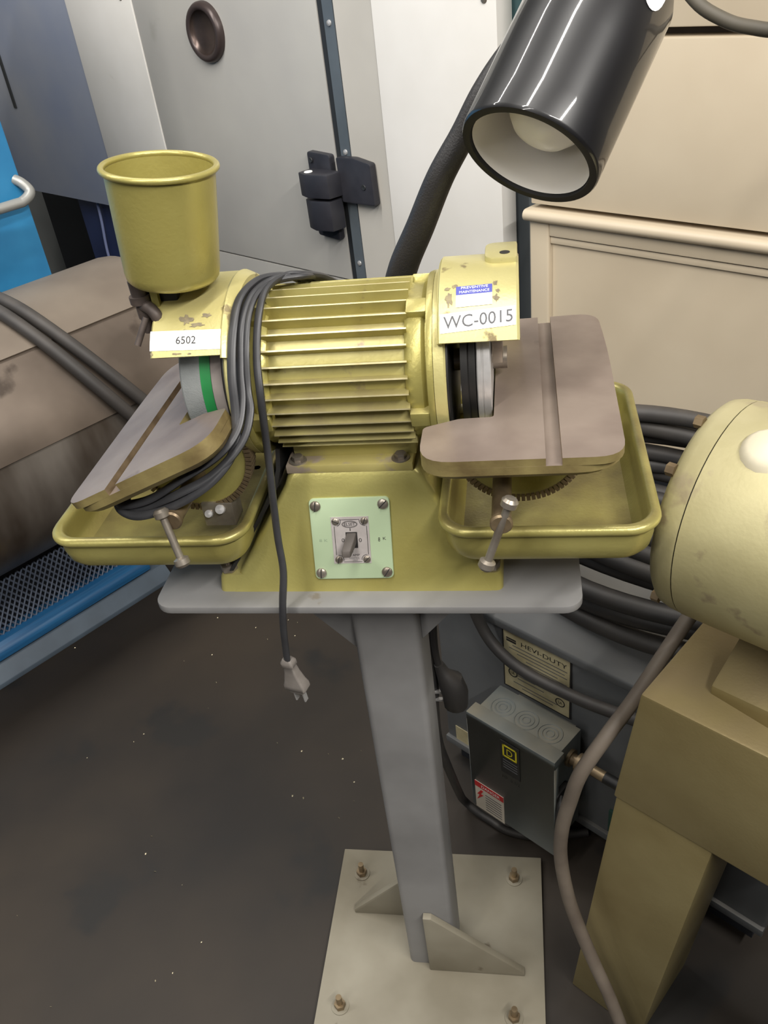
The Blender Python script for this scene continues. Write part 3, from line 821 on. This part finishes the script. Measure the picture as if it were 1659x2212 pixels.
# motor
MY, MZ = 0.0, 1.203
MX0, MX1 = -0.0765, 0.0690
T.part('motor_foot', G().box(-0.0805, 0.0635, -0.0605, 0.066, 1.100, 1.1105), foot_m, bevel=0.0015)
T.part('motor_web', G().box(MX0 + 0.003, MX1 - 0.003, -0.040, 0.040, 1.110, 1.150), gold_motor)
for (x, y) in ((-0.0680, -0.050), (0.0495, -0.050), (-0.068, 0.056), (0.0495, 0.056)):
    fb = T.part('foot_bolt', G().prism([(x + a, y + b) for a, b in hexpoly(0.0068, 0.2)], 'z', 1.1115, 1.1175), steel, bevel=0.0006, smooth=30)
    T.part('washer', G().lathe((x, y, 1.1105), (0, 0, 1), [(0, 0.0105), (0.0014, 0.0102), (0.0014, 0.003)], 20), steel, parent=fb)
T.part('motor_body', G().lathe((0, MY, MZ), (1, 0, 0), [(MX0, 0.070), (MX0, 0.0765), (MX1, 0.0765), (MX1, 0.070)], 64), gold_motor)
fin_g = G().loft([[(x, y, z) for x, y in ((MX0 - 0.001, -0.0017), (MX1 + 0.001, -0.0017), (MX1 + 0.001, 0.0017), (MX0 - 0.001, 0.0017))] for z in (0.072,)] + [[(MX0 - 0.003, -0.0009, 0.0903), (MX1 + 0.0025, -0.0009, 0.0903), (MX1 + 0.0025, 0.0009, 0.0903), (MX0 - 0.003, 0.0009, 0.0903)]])
fin_me = mesh_of(fin_g, 'cooling_fin', [gold_motor, fin_edge], 0.0, shift=(0, 0, 0), smooth=0)
for p in fin_me.polygons:
    if p.center.z > 0.0902:
        p.material_index = 1
DF = 360.0 / 34
a_view = 24.9
for k in range(34):
    el = a_view + k * DF          # elevation of the fin seen from the front
    e = (el + 180) % 360 - 180    # -180..180, front = 0, top = 90
    if -128 < e < -52:
        continue
    o = T.obj('cooling_fin', fin_me)
    # local z axis points outwards at elevation el in the plane across the shaft, front is -y
    o.location = (0, MY, MZ - PZ)
    o.rotation_euler = (R(90 - el), 0, 0)


def bell(sgn):
    X = lambda t: (-0.0035 + sgn * t)
    prof = [(0.0715, 0.060), (0.0715, 0.0800), (0.0760, 0.0835), (0.0885, 0.0835), (0.0925, 0.0800), (0.0945, 0.0800), (0.0945, 0.0930), (0.0985, 0.0945), (0.1010, 0.0945), (0.1010, 0.060)]
    T.part('end_bell', G().lathe((X(0), MY, MZ), (sgn, 0, 0), prof, 64), gold)
    for el in (62, -16, 118):
        a = R(el)
        g_ = G()
        y_, z_ = -math.cos(a) * 0.0850, math.sin(a) * 0.0850
        t_ = Vector((0, math.sin(a), math.cos(a)))
        n_v = Vector((0, -math.cos(a), math.sin(a)))
        c0 = Vector((0, y_, MZ + z_))
        vs = []
        for tx in (0.0740, 0.0945):
            for dt in (-0.009, 0.009):
                for dn in (-0.006, 0.0065):
                    vs.append(tuple(c0 + t_ * dt + n_v * dn + Vector((X(tx), 0, 0))))
        g_.add(vs, [(0, 1, 3, 2), (4, 6, 7, 5), (0, 4, 5, 1), (2, 3, 7, 6), (0, 2, 6, 4), (1, 5, 7, 3)])
        T.part('bell_lug', g_, gold, bevel=0.0015)
    fl = T.part('guard_flange', G().lathe((X(0), MY, MZ), (sgn, 0, 0), [(0.1015, 0.050), (0.1015, 0.0950), (0.1115, 0.0945), (0.1135, 0.0925), (0.1135, 0.050)], 64), gold_worn)
    # the hood
    x0, x1 = 0.1065, 0.1860
    th = 0.0045
    Ro = 0.1072
    prof = [(x0, Ro - 0.003), (x0 + 0.0025, Ro), (x1 - 0.0025, Ro), (x1, Ro - 0.0025), (x1, Ro - th), (x0, Ro - th)]
    rings = []
    n = 40
    aa0, aa1 = R(33.2), R(212)
    for k in range(n + 1):
        a = aa0 + (aa1 - aa0) * k / n
        rings.append([(X(t), MY - r * math.cos(a), MZ + r * math.sin(a)) for t, r in prof])
    gd = T.part('wheel_guard', G().loft(rings, True, True), gold_worn, label='gold wheel guard hood')
    # inner wall of the hood
    poly = [(MY - (Ro - 0.002) * math.cos(aa0 + (aa1 - aa0) * k / n), MZ + (Ro - 0.002) * math.sin(aa0 + (aa1 - aa0) * k / n)) for k in range(n + 1)]
    T.part('guard_wall', G().prism(poly, 'x', X(x0 + 0.0005), X(x0 + 0.0045)), gold_worn, parent=gd)
    T.part('gap_dark_disc', G().lathe((X(0), MY, MZ), (sgn, 0, 0), [(0.1135, 0.0), (0.1135, 0.0915), (0.1155, 0.0915), (0.1155, 0.0)], 56), blackm, label='black disc put in for the dark gap behind the wheel')  # black disc added to paint in the dark gap between flange and wheel
    return gd


gr = bell(1)
glf = bell(-1)
# stepped collar and mounting rib on the hood of the far wheel, boss with hole on the near one
g_ = G()
rings = []
for k in range(31):
    a = R(31.5) + (R(205) - R(31.5)) * k / 30
    rings.append([(-0.0035 - t, -r * math.cos(a), MZ + r * math.sin(a)) for t, r in ((0.0985, 0.095), (0.0985, 0.1025), (0.1005, 0.1045), (0.1090, 0.1085), (0.1110, 0.1075), (0.1110, 0.095))])
T.part('guard_collar', g_.loft(rings, True, True), gold_worn, parent=glf)
bp = [(0.150, 0.004), (0.182, 0.004), (0.182, 0.036), (0.150, 0.036)]
boss = T.part('guard_boss', G().prism(round_poly([(0.149, -0.012), (0.1815, -0.012), (0.1815, 0.036), (0.149, 0.036)], [0.012, 0.004, 0.004, 0.012]), 'z', MZ + 0.096, MZ + 0.1125), gold_worn, parent=gr, bevel=0.002)
T.part('boss_hole', G().lathe((0.1690, 0.002, MZ + 0.1126), (0, 0, 1), [(0, 0.0052), (0.0003, 0.0052), (0.0003, 0.0)], 18), ink, parent=gr)


def on_guard(x, el, off):
    a = R(el)
    r = 0.1072 + off
    return (x, -r * math.cos(a), MZ + r * math.sin(a))


def guard_label(x0, x1, e0, e1, skew, mt, nm, parent, off=0.0003, label=None):
    """a paper strip bent round the hood; skew tilts it, in degrees of hood per metre"""
    g_ = G()
    rings = []
    xm = (x0 + x1) / 2
    for k in range(9):
        e = e0 + (e1 - e0) * k / 8
        rings.append([on_guard(x, e + (x - xm) * skew, off + 0.0002) for x in [x0 + (x1 - x0) * j / 6 for j in range(7)]])
    n = 7
    vs = [p for r_ in rings for p in r_]
    fs = [(k * n + i, k * n + i + 1, (k + 1) * n + i + 1, (k + 1) * n + i) for k in range(8) for i in range(n - 1)]
    g_.add(vs, fs)
    return T.part(nm, g_, mt, parent=parent, label=label)


def guard_text(body, x, el, h, wd, skew, mt, parent, off=0.0008):
    vs, fs = text_geo(body, h, wd)
    T.part('lettering', map_geo(vs, fs, lambda a, b: on_guard(x + a, el + math.degrees(b / 0.1072) + a * skew, off)), mt, parent=parent, smooth=0)


guard_label(0.1068, 0.1790, 39.4, 49.8, 38, white_paper, 'asset_label', gr, label='white label reading WC-0015')
guard_text('WC-0015', 0.1432, 44.8, 0.0125, 0.0660, 38, grey_ink, gr)
guard_label(0.1222, 0.1570, 52.3, 65.2, 24, white_paper, 'maintenance_sticker', gr, label='white and blue maintenance sticker')
guard_label(0.1222, 0.1570, 59.6, 65.2, 24, blue_ink, 'sticker_header', gr, off=0.0005)
guard_text('PREVENTIVE', 0.1400, 64.0, 0.0030, 0.0260, 24, white_paper, gr)
guard_text('MAINTENANCE', 0.1398, 61.3, 0.0030, 0.0290, 24, white_paper, gr)
guard_label(-0.1890, -0.1130, 36.6, 47.6, -10, white_paper, 'asset_label', glf, label='white label reading 6502')
guard_text('6502', -0.1505, 42.1, 0.0078, 0.0210, -10, ink, glf)

rg = random.Random(11)
residue_m = mat('sticker_residue', hexc(112, 102, 82), hexc(140, 128, 96), 160, 0.6)


def residue(xc, el, wx, we, parent):
    n = 18
    vs = [on_guard(xc, el, 0.0004)]
    for k in range(n):
        a = 2 * PI * k / n
        q_ = rg.uniform(0.45, 1.15)
        vs.append(on_guard(xc + wx * q_ * math.cos(a), el + we * q_ * math.sin(a), 0.00035))
    T.part('glue_residue', G().add(vs, [(0, 1 + k, 1 + (k + 1) % n) for k in range(n)]), residue_m, parent=parent, smooth=0)


for (xc, el, wx, we) in ((0.1150, 57.0, 0.0038, 5.0), (0.1135, 64.0, 0.0036, 1.5), (0.1205, 65.5, 0.0028, 1.6), (0.1605, 56.5, 0.0036, 2.8), (0.1625, 61.0, 0.0022, 1.6), (0.1600, 66.5, 0.0030, 2.0)):
    residue(xc, el, wx, we, gr)
for (xc, el, wx, we) in ((-0.1520, 54.0, 0.008, 3.2), (-0.1300, 56.0, 0.006, 2.0), (-0.1400, 50.5, 0.010, 1.2), (-0.1870, 35.2, 0.0016, 0.8), (-0.1600, 34.8, 0.006, 0.6), (-0.1470, 34.6, 0.003, 0.5)):
    residue(xc, el, wx, we, glf)

# wheels
wl = T.part('grinding_wheel', G().lathe((0, MY, MZ), (-1, 0, 0), [(0.1490, 0.0), (0.1490, 0.0760), (0.1700, 0.0760), (0.1722, 0.0740), (0.1722, 0.0450), (0.1600, 0.0420), (0.1600, 0.0)], 64), wheel_grey, label='grey abrasive wheel with green band')
T.part('green_band', G().lathe((0, MY, MZ), (-1, 0, 0), [(0.1375, 0.0762), (0.1490, 0.0764)], 64), wheel_green, parent=wl)
T.part('wheel_back', G().lathe((0, MY, MZ), (-1, 0, 0), [(0.1255, 0.0), (0.1255, 0.0755), (0.1375, 0.0755), (0.1375, 0.0)], 64), wheel_back, parent=wl)
wr = T.part('grinding_wheel', G().lathe((0, MY, MZ), (1, 0, 0), [(0.1390, 0.0), (0.1390, 0.0750), (0.1400, 0.0760), (0.1440, 0.0760), (0.1445, 0.0750), (0.1455, 0.0750), (0.1460, 0.0760), (0.1525, 0.0760), (0.1535, 0.0750), (0.1535, 0.0)], 64), bright_steel, label='bright steel rimmed wheel')
T.part('wheel_back', G().lathe((0, MY, MZ), (1, 0, 0), [(0.1230, 0.0), (0.1230, 0.0745), (0.1300, 0.0755), (0.1310, 0.0730), (0.1380, 0.0750), (0.1390, 0.0)], 64), blackm, parent=wr)
for sgn in (1, -1):
    T.part('spindle', G().cyl((-0.0035 + sgn * 0.10, MY, MZ), (-0.0035 + sgn * 0.172, MY, MZ), 0.012, 16), steel)
T.part('wheel_tongue', G().box(0.1545, 0.1650, -0.055, -0.020, 1.222, 1.262), steel, bevel=0.001, label='grey metal tongue beside the wheel')


# work tables: built flat for the near side as (offset from the slot's outer wall towards the wheel, y), then laid in place
def table(org, ang, sgn, label):
    """org: point on top at the slot's outer wall; sgn +1: wheel lies towards -x"""
    ca, sa = math.cos(R(ang)), math.sin(R(ang))
    ox, oz = org

    def P(u, y, d):          # u towards the wheel, d up from the top face
        return (ox - sgn * (u * ca - d * sa), y, oz + u * sa + d * ca)
    # outline, counter-clockwise in (u, y)
    inner = [(0.015, -0.1730), (0.134, -0.1750), (0.134, -0.1075), (0.099, -0.0920), (0.064, -0.0900), (0.064, 0.1555), (0.015, 0.1580)]
    inner_r = [0, 0.034, 0.006, 0.004, 0.004, 0.004, 0]
    outer = [(0.0, -0.1730), (0.0, 0.1580), (-0.056, 0.1620), (-0.060, 0.060), (-0.058, -0.1720)]
    outer_r = [0, 0, 0.030, 0.05, 0.044]
    g_ = G()
    for po, rd in ((inner, inner_r), (outer, outer_r)):
        q = round_poly(po, rd, 6)
        g_.loft([[P(u, y, 0.0) for u, y in q], [P(u, y, -0.0085) for u, y in q]])
    full = [(-0.058, -0.1720), (0.134, -0.1750), (0.134, -0.1075), (0.099, -0.0920), (0.064, -0.0900), (0.064, 0.1555), (-0.056, 0.1620), (-0.060, 0.060)]
    fr_ = [0.044, 0.034, 0.006, 0.004, 0.004, 0.004, 0.030, 0.05]
    q = round_poly(full, fr_, 6)
    cx = sum(p[0] for p in q) / len(q)
    cy = sum(p[1] for p in q) / len(q)
    qi = [(u + (cx - u) * 0.06, y + (cy - y) * 0.04) for u, y in q]
    g_.loft([[P(u, y, -0.0080) for u, y in q], [P(u, y, -0.0165) for u, y in q], [P(u, y, -0.0225) for u, y in qi]])
    me = mesh_of(g_, 'work_table', [gold_dirty, steel_table, steel_brown], 0.0, 2, 40, T.base)
    upv = Vector((sgn * sa, 0, ca))
    for p in me.polygons:
        p.material_index = 1 if abs(p.normal.dot(upv)) > 0.95 else 0
        cen_ = p.center + T.base
        uu = (cen_.x - ox) * -sgn * ca + (cen_.z - oz) * sa
        if abs(p.normal.dot(upv)) < 0.3 and -0.0005 < uu < 0.0155 and abs(p.normal.y) < 0.3:
            p.material_index = 2
    t_ = T.obj('work_table', me, label=label)
    # quadrant plate with teeth under it
    qc = P(0.039, -0.065, -0.043)
    g_ = G()
    pol = []
    RQ = 0.068
    h0 = -math.degrees(math.asin(0.018 / RQ))
    for k in range(25):
        a = R(180 + h0 + (180 - 2 * h0) * k / 24)
        pol.append((RQ * math.cos(a), RQ * math.sin(a)))

    def Q(a, b, y):
        return (qc[0] - sgn * (a * ca - b * sa), qc[1] + y, qc[2] + a * sa + b * ca)
    g_.loft([[Q(a, b, -0.006) for a, b in pol], [Q(a, b, 0.008) for a, b in pol]])
    T.part('quadrant', g_, gold, parent=t_)
    g2 = G()
    for k in range(36):
        a = R(190 + 160 * k / 35)
        p0 = (RQ * 0.94 * math.cos(a), RQ * 0.94 * math.sin(a))
        p1 = (RQ * 1.05 * math.cos(a), RQ * 1.05 * math.sin(a))
        n2 = (-math.sin(a) * 0.0019, math.cos(a) * 0.0019)
        lo_ = [(p0[0] - n2[0], p0[1] - n2[1]), (p1[0] - n2[0], p1[1] - n2[1]), (p1[0] + n2[0], p1[1] + n2[1]), (p0[0] + n2[0], p0[1] + n2[1])]
        g2.loft([[Q(a_, b_, -0.009) for a_, b_ in lo_], [Q(a_, b_, 0.0085) for a_, b_ in lo_]])
    T.part('quadrant_teeth', g2, steel_brown, parent=t_, smooth=0, kind='stuff')
    return t_


tr = table((0.2190, 1.180), 0.0, 1, 'brown grey steel work table with a groove, level')
tl = table((-0.2370, 1.158), 23.5, -1, 'brown grey steel work table tilted away from the motor')
# pivot shafts with clamp handles
for (x, y0, y1, z, ka, kb, par) in ((0.1616, -0.187, 0.06, 1.115, (0.1693, -0.182, 1.136), (0.1465, -0.190, 1.072), tr), (-0.1810, -0.164, 0.06, 1.110, (-0.1890, -0.163, 1.118), (-0.1750, -0.178, 1.070), tl)):
    sh = T.part('pivot_shaft', G().lathe((x, y0, z), (0, 1, 0), [(0, 0.0), (0, 0.0095), (0.002, 0.0112), (0.006, 0.0112), (0.0062, 0.0098), (y1 - y0, 0.0098), (y1 - y0, 0.0)], 22), steel_brown)
    T.part('clamp_bar', G().cyl(ka, kb, 0.0042, 12), steel, parent=sh)
    for kp, oth in ((ka, kb), (kb, ka)):
        d = (Vector(kp) - Vector(oth)).normalized()
        T.part('clamp_knob', G().lathe(Vector(kp) - d * 0.004, d, [(0, 0.0042), (0.002, 0.0082), (0.008, 0.0085), (0.011, 0.006), (0.0115, 0.0)], 18), steel, parent=sh)
for (x, z, sg) in ((0.1616, 1.115, 1), (-0.181, 1.110, -1)):
    T.part('shaft_bracket', G().box(x - 0.014, x + 0.014, 0.01, 0.05, z - 0.02, z + 0.055), gold, bevel=0.002)
    T.part('bracket_arm', G().box(min(x, x - sg * 0.085), max(x, x - sg * 0.085), 0.02, 0.045, z - 0.02, z + 0.010), gold, bevel=0.002)
cb = T.part('clamp_block', G().box(-0.186, -0.148, -0.075, -0.045, 1.040, 1.072), steel, bevel=0.002, label='small grey clamp block')
T.part('screw', G().lathe((-0.163, -0.0755, 1.064), (0, -1, 0.6), [(0, 0.006), (0.003, 0.0055), (0.004, 0)], 14), bright_steel, parent=cb)
T.part('screw', G().lathe((-0.178, -0.0755, 1.058), (0, -1, 0.6), [(0, 0.005), (0.003, 0.0045), (0.004, 0)], 14), bright_steel, parent=cb)
T.part('clamp_block', G().box(0.176, 0.200, -0.06, -0.03, 1.070, 1.092), steel_brown, bevel=0.002)


def tray(x0, x1, y0, y1, z, depth, label):
    g_ = G()
    path = rrect(x0 + 0.006, x1 - 0.006, y0 + 0.006, y1 - 0.006, 0.036, 8)
    rings = []

    def ring(ins, zz, r=0.036):
        return [(a, b, zz) for a, b in rrect(x0 + ins, x1 - ins, y0 + ins, y1 - ins, max(0.012, r - ins * 0.5), 8)]
    prof = []
    for k in range(11):      # rolled rim
        a = R(-100 + 250 * k / 10)
        prof.append((0.006 - 0.006 * math.cos(a) + 0.0, z + 0.006 * math.sin(a)))
    prof = [(0.014, z - depth), (0.0085, z - depth + 0.008), (0.0060, z - depth * 0.5), (0.0055, z - 0.0055)] + prof
    prof += [(0.0125, z - 0.004), (0.0140, z - depth * 0.5), (0.0165, z - depth + 0.012), (0.024, z - depth + 0.0035), (0.036, z - depth + 0.002)]
    rings = [ring(i, zz) for i, zz in prof]
    g_.loft(rings, True, True)
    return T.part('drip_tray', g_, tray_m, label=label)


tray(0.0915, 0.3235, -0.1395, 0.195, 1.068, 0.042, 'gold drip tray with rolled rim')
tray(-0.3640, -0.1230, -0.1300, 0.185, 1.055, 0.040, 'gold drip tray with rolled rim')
for (x, y, zt) in ((-0.1700, -0.078, 1.017), (0.1445, -0.078, 1.028), (-0.170, 0.09, 1.017), (0.1445, 0.09, 1.028)):
    st = T.part('tray_stud', G().cyl((x, y, 0.977), (x, y, zt), 0.0050, 12), steel)
    T.part('stud_nut', G().prism([(x + a, y + b) for a, b in hexpoly(0.0105, 0.1)], 'z', 0.9775, 0.9865), steel, parent=st, bevel=0.001)

# coolant pot over the far hood
b0 = Vector((-0.1680, -0.030, 1.3215))
b1 = Vector((-0.1540, -0.030, 1.4330))
ax = (b1 - b0)
H = ax.length
pot = T.part('coolant_pot', G().lathe(b0, ax, [(0, 0.0), (0, 0.0405), (0.0015, 0.0440), (0.005, 0.0468), (0.012, 0.0482), (H * 0.5, 0.0505), (H - 0.006, 0.0528), (H - 0.004, 0.0530), (H - 0.004, 0.0510), (H * 0.5, 0.0488), (0.006, 0.0460), (0.004, 0.0)], 64), gold, label='gold coolant pot')
rp = []
for k in range(13):
    a = 2 * PI * k / 12
    rp.append((H - 0.002 + 0.0032 * math.sin(a), 0.0542 + 0.0032 * math.cos(a)))
T.part('rolled_rim', G().lathe(b0, ax, rp, 64), gold, parent=pot)
vb = Vector((-0.2030, -0.044, 1.318))
vl = T.part('valve', G().lathe(vb, (0.02, 0, -1), [(-0.01, 0.0), (-0.010, 0.0085), (0.006, 0.0085), (0.006, 0.0115), (0.014, 0.0115), (0.014, 0.0075), (0.030, 0.0075), (0.030, 0.006), (0.046, 0.006), (0.046, 0)], 14), mat('dark_bronze_valve', hexc(84, 74, 68), hexc(66, 58, 54), 60, 0.55, 0.3), parent=pot, label='dark valve')
T.part('valve_elbow', G().tube(spline([vb + Vector((0.0, 0, -0.018)), vb + Vector((0.010, -0.008, -0.017)), vb + Vector((0.017, -0.012, -0.023)), vb + Vector((0.019, -0.012, -0.032))]), 0.0066, 10), MATS['dark_bronze_valve'], parent=pot)
T.part('valve_lever', G().cyl(vb + Vector((0.006, -0.012, -0.026)), vb + Vector((-0.006, -0.024, -0.051)), 0.0034, 10), MATS['dark_bronze_valve'], parent=pot)
T.part('pot_bracket', G().box(-0.200, -0.165, -0.040, -0.010, 1.296, 1.323), blackm, parent=pot, bevel=0.002)
T.part('pot_tab', G().box(-0.1905, -0.183, -0.047, -0.041, 1.296, 1.323), gold, parent=pot)

# ================================================================== POWER CORD
T = Thing('power_cord', 'grey flat power cord looped over the grinder with its plug hanging down', 'cord', (-0.10, -0.134, 0.80))


def strand(pts, parent=None, name='strand', r=0.0056):
    return T.part(name, G().tube(spline(pts, 7), r, 10, flat=0.62, up=(1, 0, 0)), cord_m)


strand([(-0.030, 0.060, 1.275), (-0.036, 0.035, 1.292), (-0.043, 0.009, 1.302), (-0.069, 0.000, 1.302), (-0.0835, -0.025, 1.300), (-0.0890, -0.054, 1.288), (-0.0905, -0.080, 1.262), (-0.091, -0.099, 1.226), (-0.088, -0.114, 1.208), (-0.097, -0.132, 1.184), (-0.128, -0.147, 1.157), (-0.168, -0.150, 1.137), (-0.210, -0.142, 1.117), (-0.232, -0.136, 1.111), (-0.243, -0.130, 1.114), (-0.241, -0.120, 1.122), (-0.231, -0.107, 1.126)])
strand([(-0.042, 0.055, 1.280), (-0.048, 0.035, 1.292), (-0.056, 0.012, 1.303), (-0.077, -0.004, 1.304), (-0.0905, -0.034, 1.299), (-0.0955, -0.066, 1.280), (-0.0970, -0.091, 1.245), (-0.096, -0.108, 1.218), (-0.101, -0.128, 1.195), (-0.120, -0.144, 1.177), (-0.163, -0.149, 1.153), (-0.203, -0.145, 1.128), (-0.234, -0.140, 1.117), (-0.250, -0.132, 1.115), (-0.248, -0.120, 1.124), (-0.234, -0.102, 1.129)])
strand([(-0.055, 0.058, 1.278), (-0.061, 0.035, 1.293), (-0.069, 0.012, 1.304), (-0.086, -0.010, 1.308), (-0.0975, -0.044, 1.302), (-0.1010, -0.075, 1.281), (-0.1025, -0.101, 1.246), (-0.102, -0.118, 1.208), (-0.106, -0.134, 1.177), (-0.129, -0.151, 1.152), (-0.173, -0.152, 1.125), (-0.222, -0.145, 1.106), (-0.247, -0.137, 1.108), (-0.253, -0.126, 1.117), (-0.247, -0.110, 1.126)])
strand([(-0.020, 0.060, 1.275), (-0.030, 0.036, 1.292), (-0.046, 0.014, 1.303), (-0.062, 0.008, 1.304), (-0.0745, -0.026, 1.302), (-0.0775, -0.060, 1.285), (-0.0785, -0.087, 1.253), (-0.0765, -0.104, 1.224), (-0.0795, -0.105, 1.185), (-0.082, -0.107, 1.143), (-0.085, -0.111, 1.099), (-0.0870, -0.117, 1.052), (-0.0860, -0.126, 1.012), (-0.092, -0.135, 0.972), (-0.098, -0.1360, 0.931), (-0.1025, -0.1360, 0.880)])
p0 = Vector((-0.1025, -0.1345, 0.884))
px = Vector((0.90, -0.30, 0.15)).normalized()
pz = Vector((0.10, 0, -1)).normalized()
px = (px - pz * px.dot(pz)).normalized()
py = pz.cross(px)


def pp(a, b, c_):
    return tuple(p0 + px * a + py * b + pz * c_)


rings = []
for (t, hw, hd_) in ((0, 0.0060, 0.005), (0.004, 0.0085, 0.007), (0.010, 0.0085, 0.007), (0.012, 0.0070, 0.006), (0.022, 0.0085, 0.0065), (0.036, 0.0125, 0.0075), (0.042, 0.0150, 0.0085), (0.048, 0.0150, 0.0085), (0.050, 0.0120, 0.007), (0.054, 0.0110, 0.0065)):
    rings.append([pp(x, y, t) for x, y in rrect(-hw, hw, -hd_, hd_, 0.003, 3)])
plug = T.part('plug', G().loft(rings), plug_m, label='grey two blade plug')
for sx in (-0.0064, 0.0064):
    g_ = G().loft([[pp(sx + a, b, t) for a, b in ((-0.0009, -0.0032), (0.0009, -0.0032), (0.0009, 0.0032), (-0.0009, 0.0032))] for t in (0.052, 0.071)])
    T.part('blade', g_, bright_steel, parent=plug, smooth=0)

# ================================================================== WORK LAMP
T = Thing('work_lamp', 'glossy black cylindrical work lamp on a thick bent black arm', 'lamp', (0.03, 0.145, 0.955))
L0 = Vector((0.19409, -0.01608, 1.40893))
L1 = Vector((0.2690, 0.1035, 1.52323))
la = (L1 - L0).normalized()
LL = (L1 - L0).length + 0.012
RL = 0.0672
sh = T.part('shade', G().lathe(L0, la, [(0.0, RL - 0.0045), (-0.0015, RL - 0.002), (0.0006, RL - 0.0003), (0.002, RL), (0.03, RL), (LL * 0.5, RL), (LL - 0.02, RL), (LL - 0.008, RL - 0.004), (LL, RL - 0.016), (LL + 0.004, 0.030), (LL + 0.004, 0.0)], 72), lamp_black, label='glossy black shade')
T.part('mouth_ring', G().lathe(L0, la, [(-0.0016, RL - 0.0015), (-0.0022, RL - 0.005), (-0.0016, RL - 0.0085), (0.004, RL - 0.0090)], 72), mat('black_rim', hexc(14, 13, 13), rough=0.7), parent=sh)
T.part('reflector', G().lathe(L0, la, [(0.002, RL - 0.0095), (0.03, RL - 0.0115), (0.07, RL - 0.018), (0.10, RL - 0.032), (0.12, 0.018), (0.122, 0.0)], 64), lamp_in, parent=sh, label='pale reflector')
T.part('bulb', G().lathe(L0 + la * 0.018, la, [(0.0, 0.0), (0.002, 0.015), (0.008, 0.0275), (0.018, 0.0355), (0.030, 0.038), (0.044, 0.034), (0.060, 0.022), (0.075, 0.0155), (0.094, 0.0145)], 40), bulb_m, label='frosted bulb')
# oval white sticker wrapped on the shade
e1 = (Vector((0, 0, 1)) - la * la.z).normalized()
e2 = la.cross(e1)
vc = (Vector((0.184, -0.855, 1.6)) - (L0 + L1) / 2)
th0 = math.atan2(vc.dot(e2), vc.dot(e1))
ring_s = []
side = 1 if (e2 * math.cos(th0) - e1 * math.sin(th0)).dot(right) > 0 else -1
SA, ST = th0 + side * R(36), LL - 0.034
cen = L0 + la * ST + (e1 * math.cos(SA) + e2 * math.sin(SA)) * (RL + 0.0004)
g_ = G()
vs = [tuple(cen)]
for k in range(20):
    a = 2 * PI * k / 20
    aa = SA + 0.22 * math.cos(a)
    vs.append(tuple(L0 + la * (ST + 0.020 * math.sin(a)) + (e1 * math.cos(aa) + e2 * math.sin(aa)) * (RL + 0.0006)))
g_.add(vs, [(0, 1 + k, 1 + (k + 1) % 20) for k in range(20)])
T.part('sticker', g_, white_paper, parent=sh, label='white oval sticker')
ap = spline([(0.020, 0.145, 0.957), (0.022, 0.150, 1.10), (0.034, 0.145, 1.215), (0.049, 0.125, 1.265), (0.0745, 0.110, 1.315), (0.101, 0.100, 1.368), (0.128, 0.100, 1.409), (0.150, 0.100, 1.446), (0.176, 0.110, 1.478), (0.210, 0.128, 1.508), (0.245, 0.135, 1.532), (0.275, 0.120, 1.535)], 6)
T.part('arm', G().tube(ap, [0.0175 - 0.006 * min(1.0, max(0.0, (i - 18) / 30.0)) for i in range(len(ap))], 16), arm_m, label='thick black sleeved arm')
T.part('arm_socket', G().lathe((0.020, 0.145, 0.955), (0, 0, 1), [(0, 0.026), (0.012, 0.026), (0.016, 0.022), (0.03, 0.019)], 20), blackm)
T.part('lamp_swivel', G().lathe(L1 + la * 0.004, la, [(0, 0.020), (0.02, 0.020), (0.026, 0.014), (0.026, 0.0)], 20), blackm, parent=sh)
single('hanging_cable', 'dark grey cable sweeping in front of the beige cabinet top', 'cable',
       G().tube(spline([(-0.25, 0.9, 1.85), (-0.08, 0.70, 1.62), (0.02, 0.62, 1.52), (0.069, 0.60, 1.475), (0.108, 0.60, 1.453), (0.145, 0.60, 1.443), (0.20, 0.60, 1.440), (0.32, 0.60, 1.46), (0.5, 0.62, 1.55)]), 0.0085, 10), mat('olive_cable', hexc(84, 78, 66), hexc(70, 66, 58), 12, 0.6), (0.1, 0.6, 1.44), 'M')

# ================================================================== FLOOR LITTER
g_ = G()
rnd = random.Random(3)
spots = [(-0.6246, 0.5742), (-0.6717, 0.7655), (-0.2087, 0.4517), (-0.2492, 0.426), (-0.2117, 0.362), (-0.6411, 0.158), (-0.6055, 0.1182), (-0.7113, -0.1649)]
spots += [(rnd.uniform(-1.1, -0.2), rnd.uniform(-0.3, 1.0)) for _ in range(34)]
for (x, y) in spots:
    s_ = rnd.uniform(0.0012, 0.0032)
    a = rnd.uniform(0, PI)
    c_, q_ = math.cos(a) * s_, math.sin(a) * s_
    g_.add([(x - c_, y - q_, 0.0003), (x + q_ * .5, y - c_ * .5, 0.0003), (x + c_, y + q_, 0.0012), (x - q_ * .5, y + c_ * .5, s_)], [(0, 1, 3), (1, 2, 3), (0, 3, 2), (0, 2, 1)])
single('metal_chips', 'tiny bright metal chips scattered on the dark floor', 'metal chips', g_, chip_m, (0, 0, 0), smooth=0, kind='stuff')
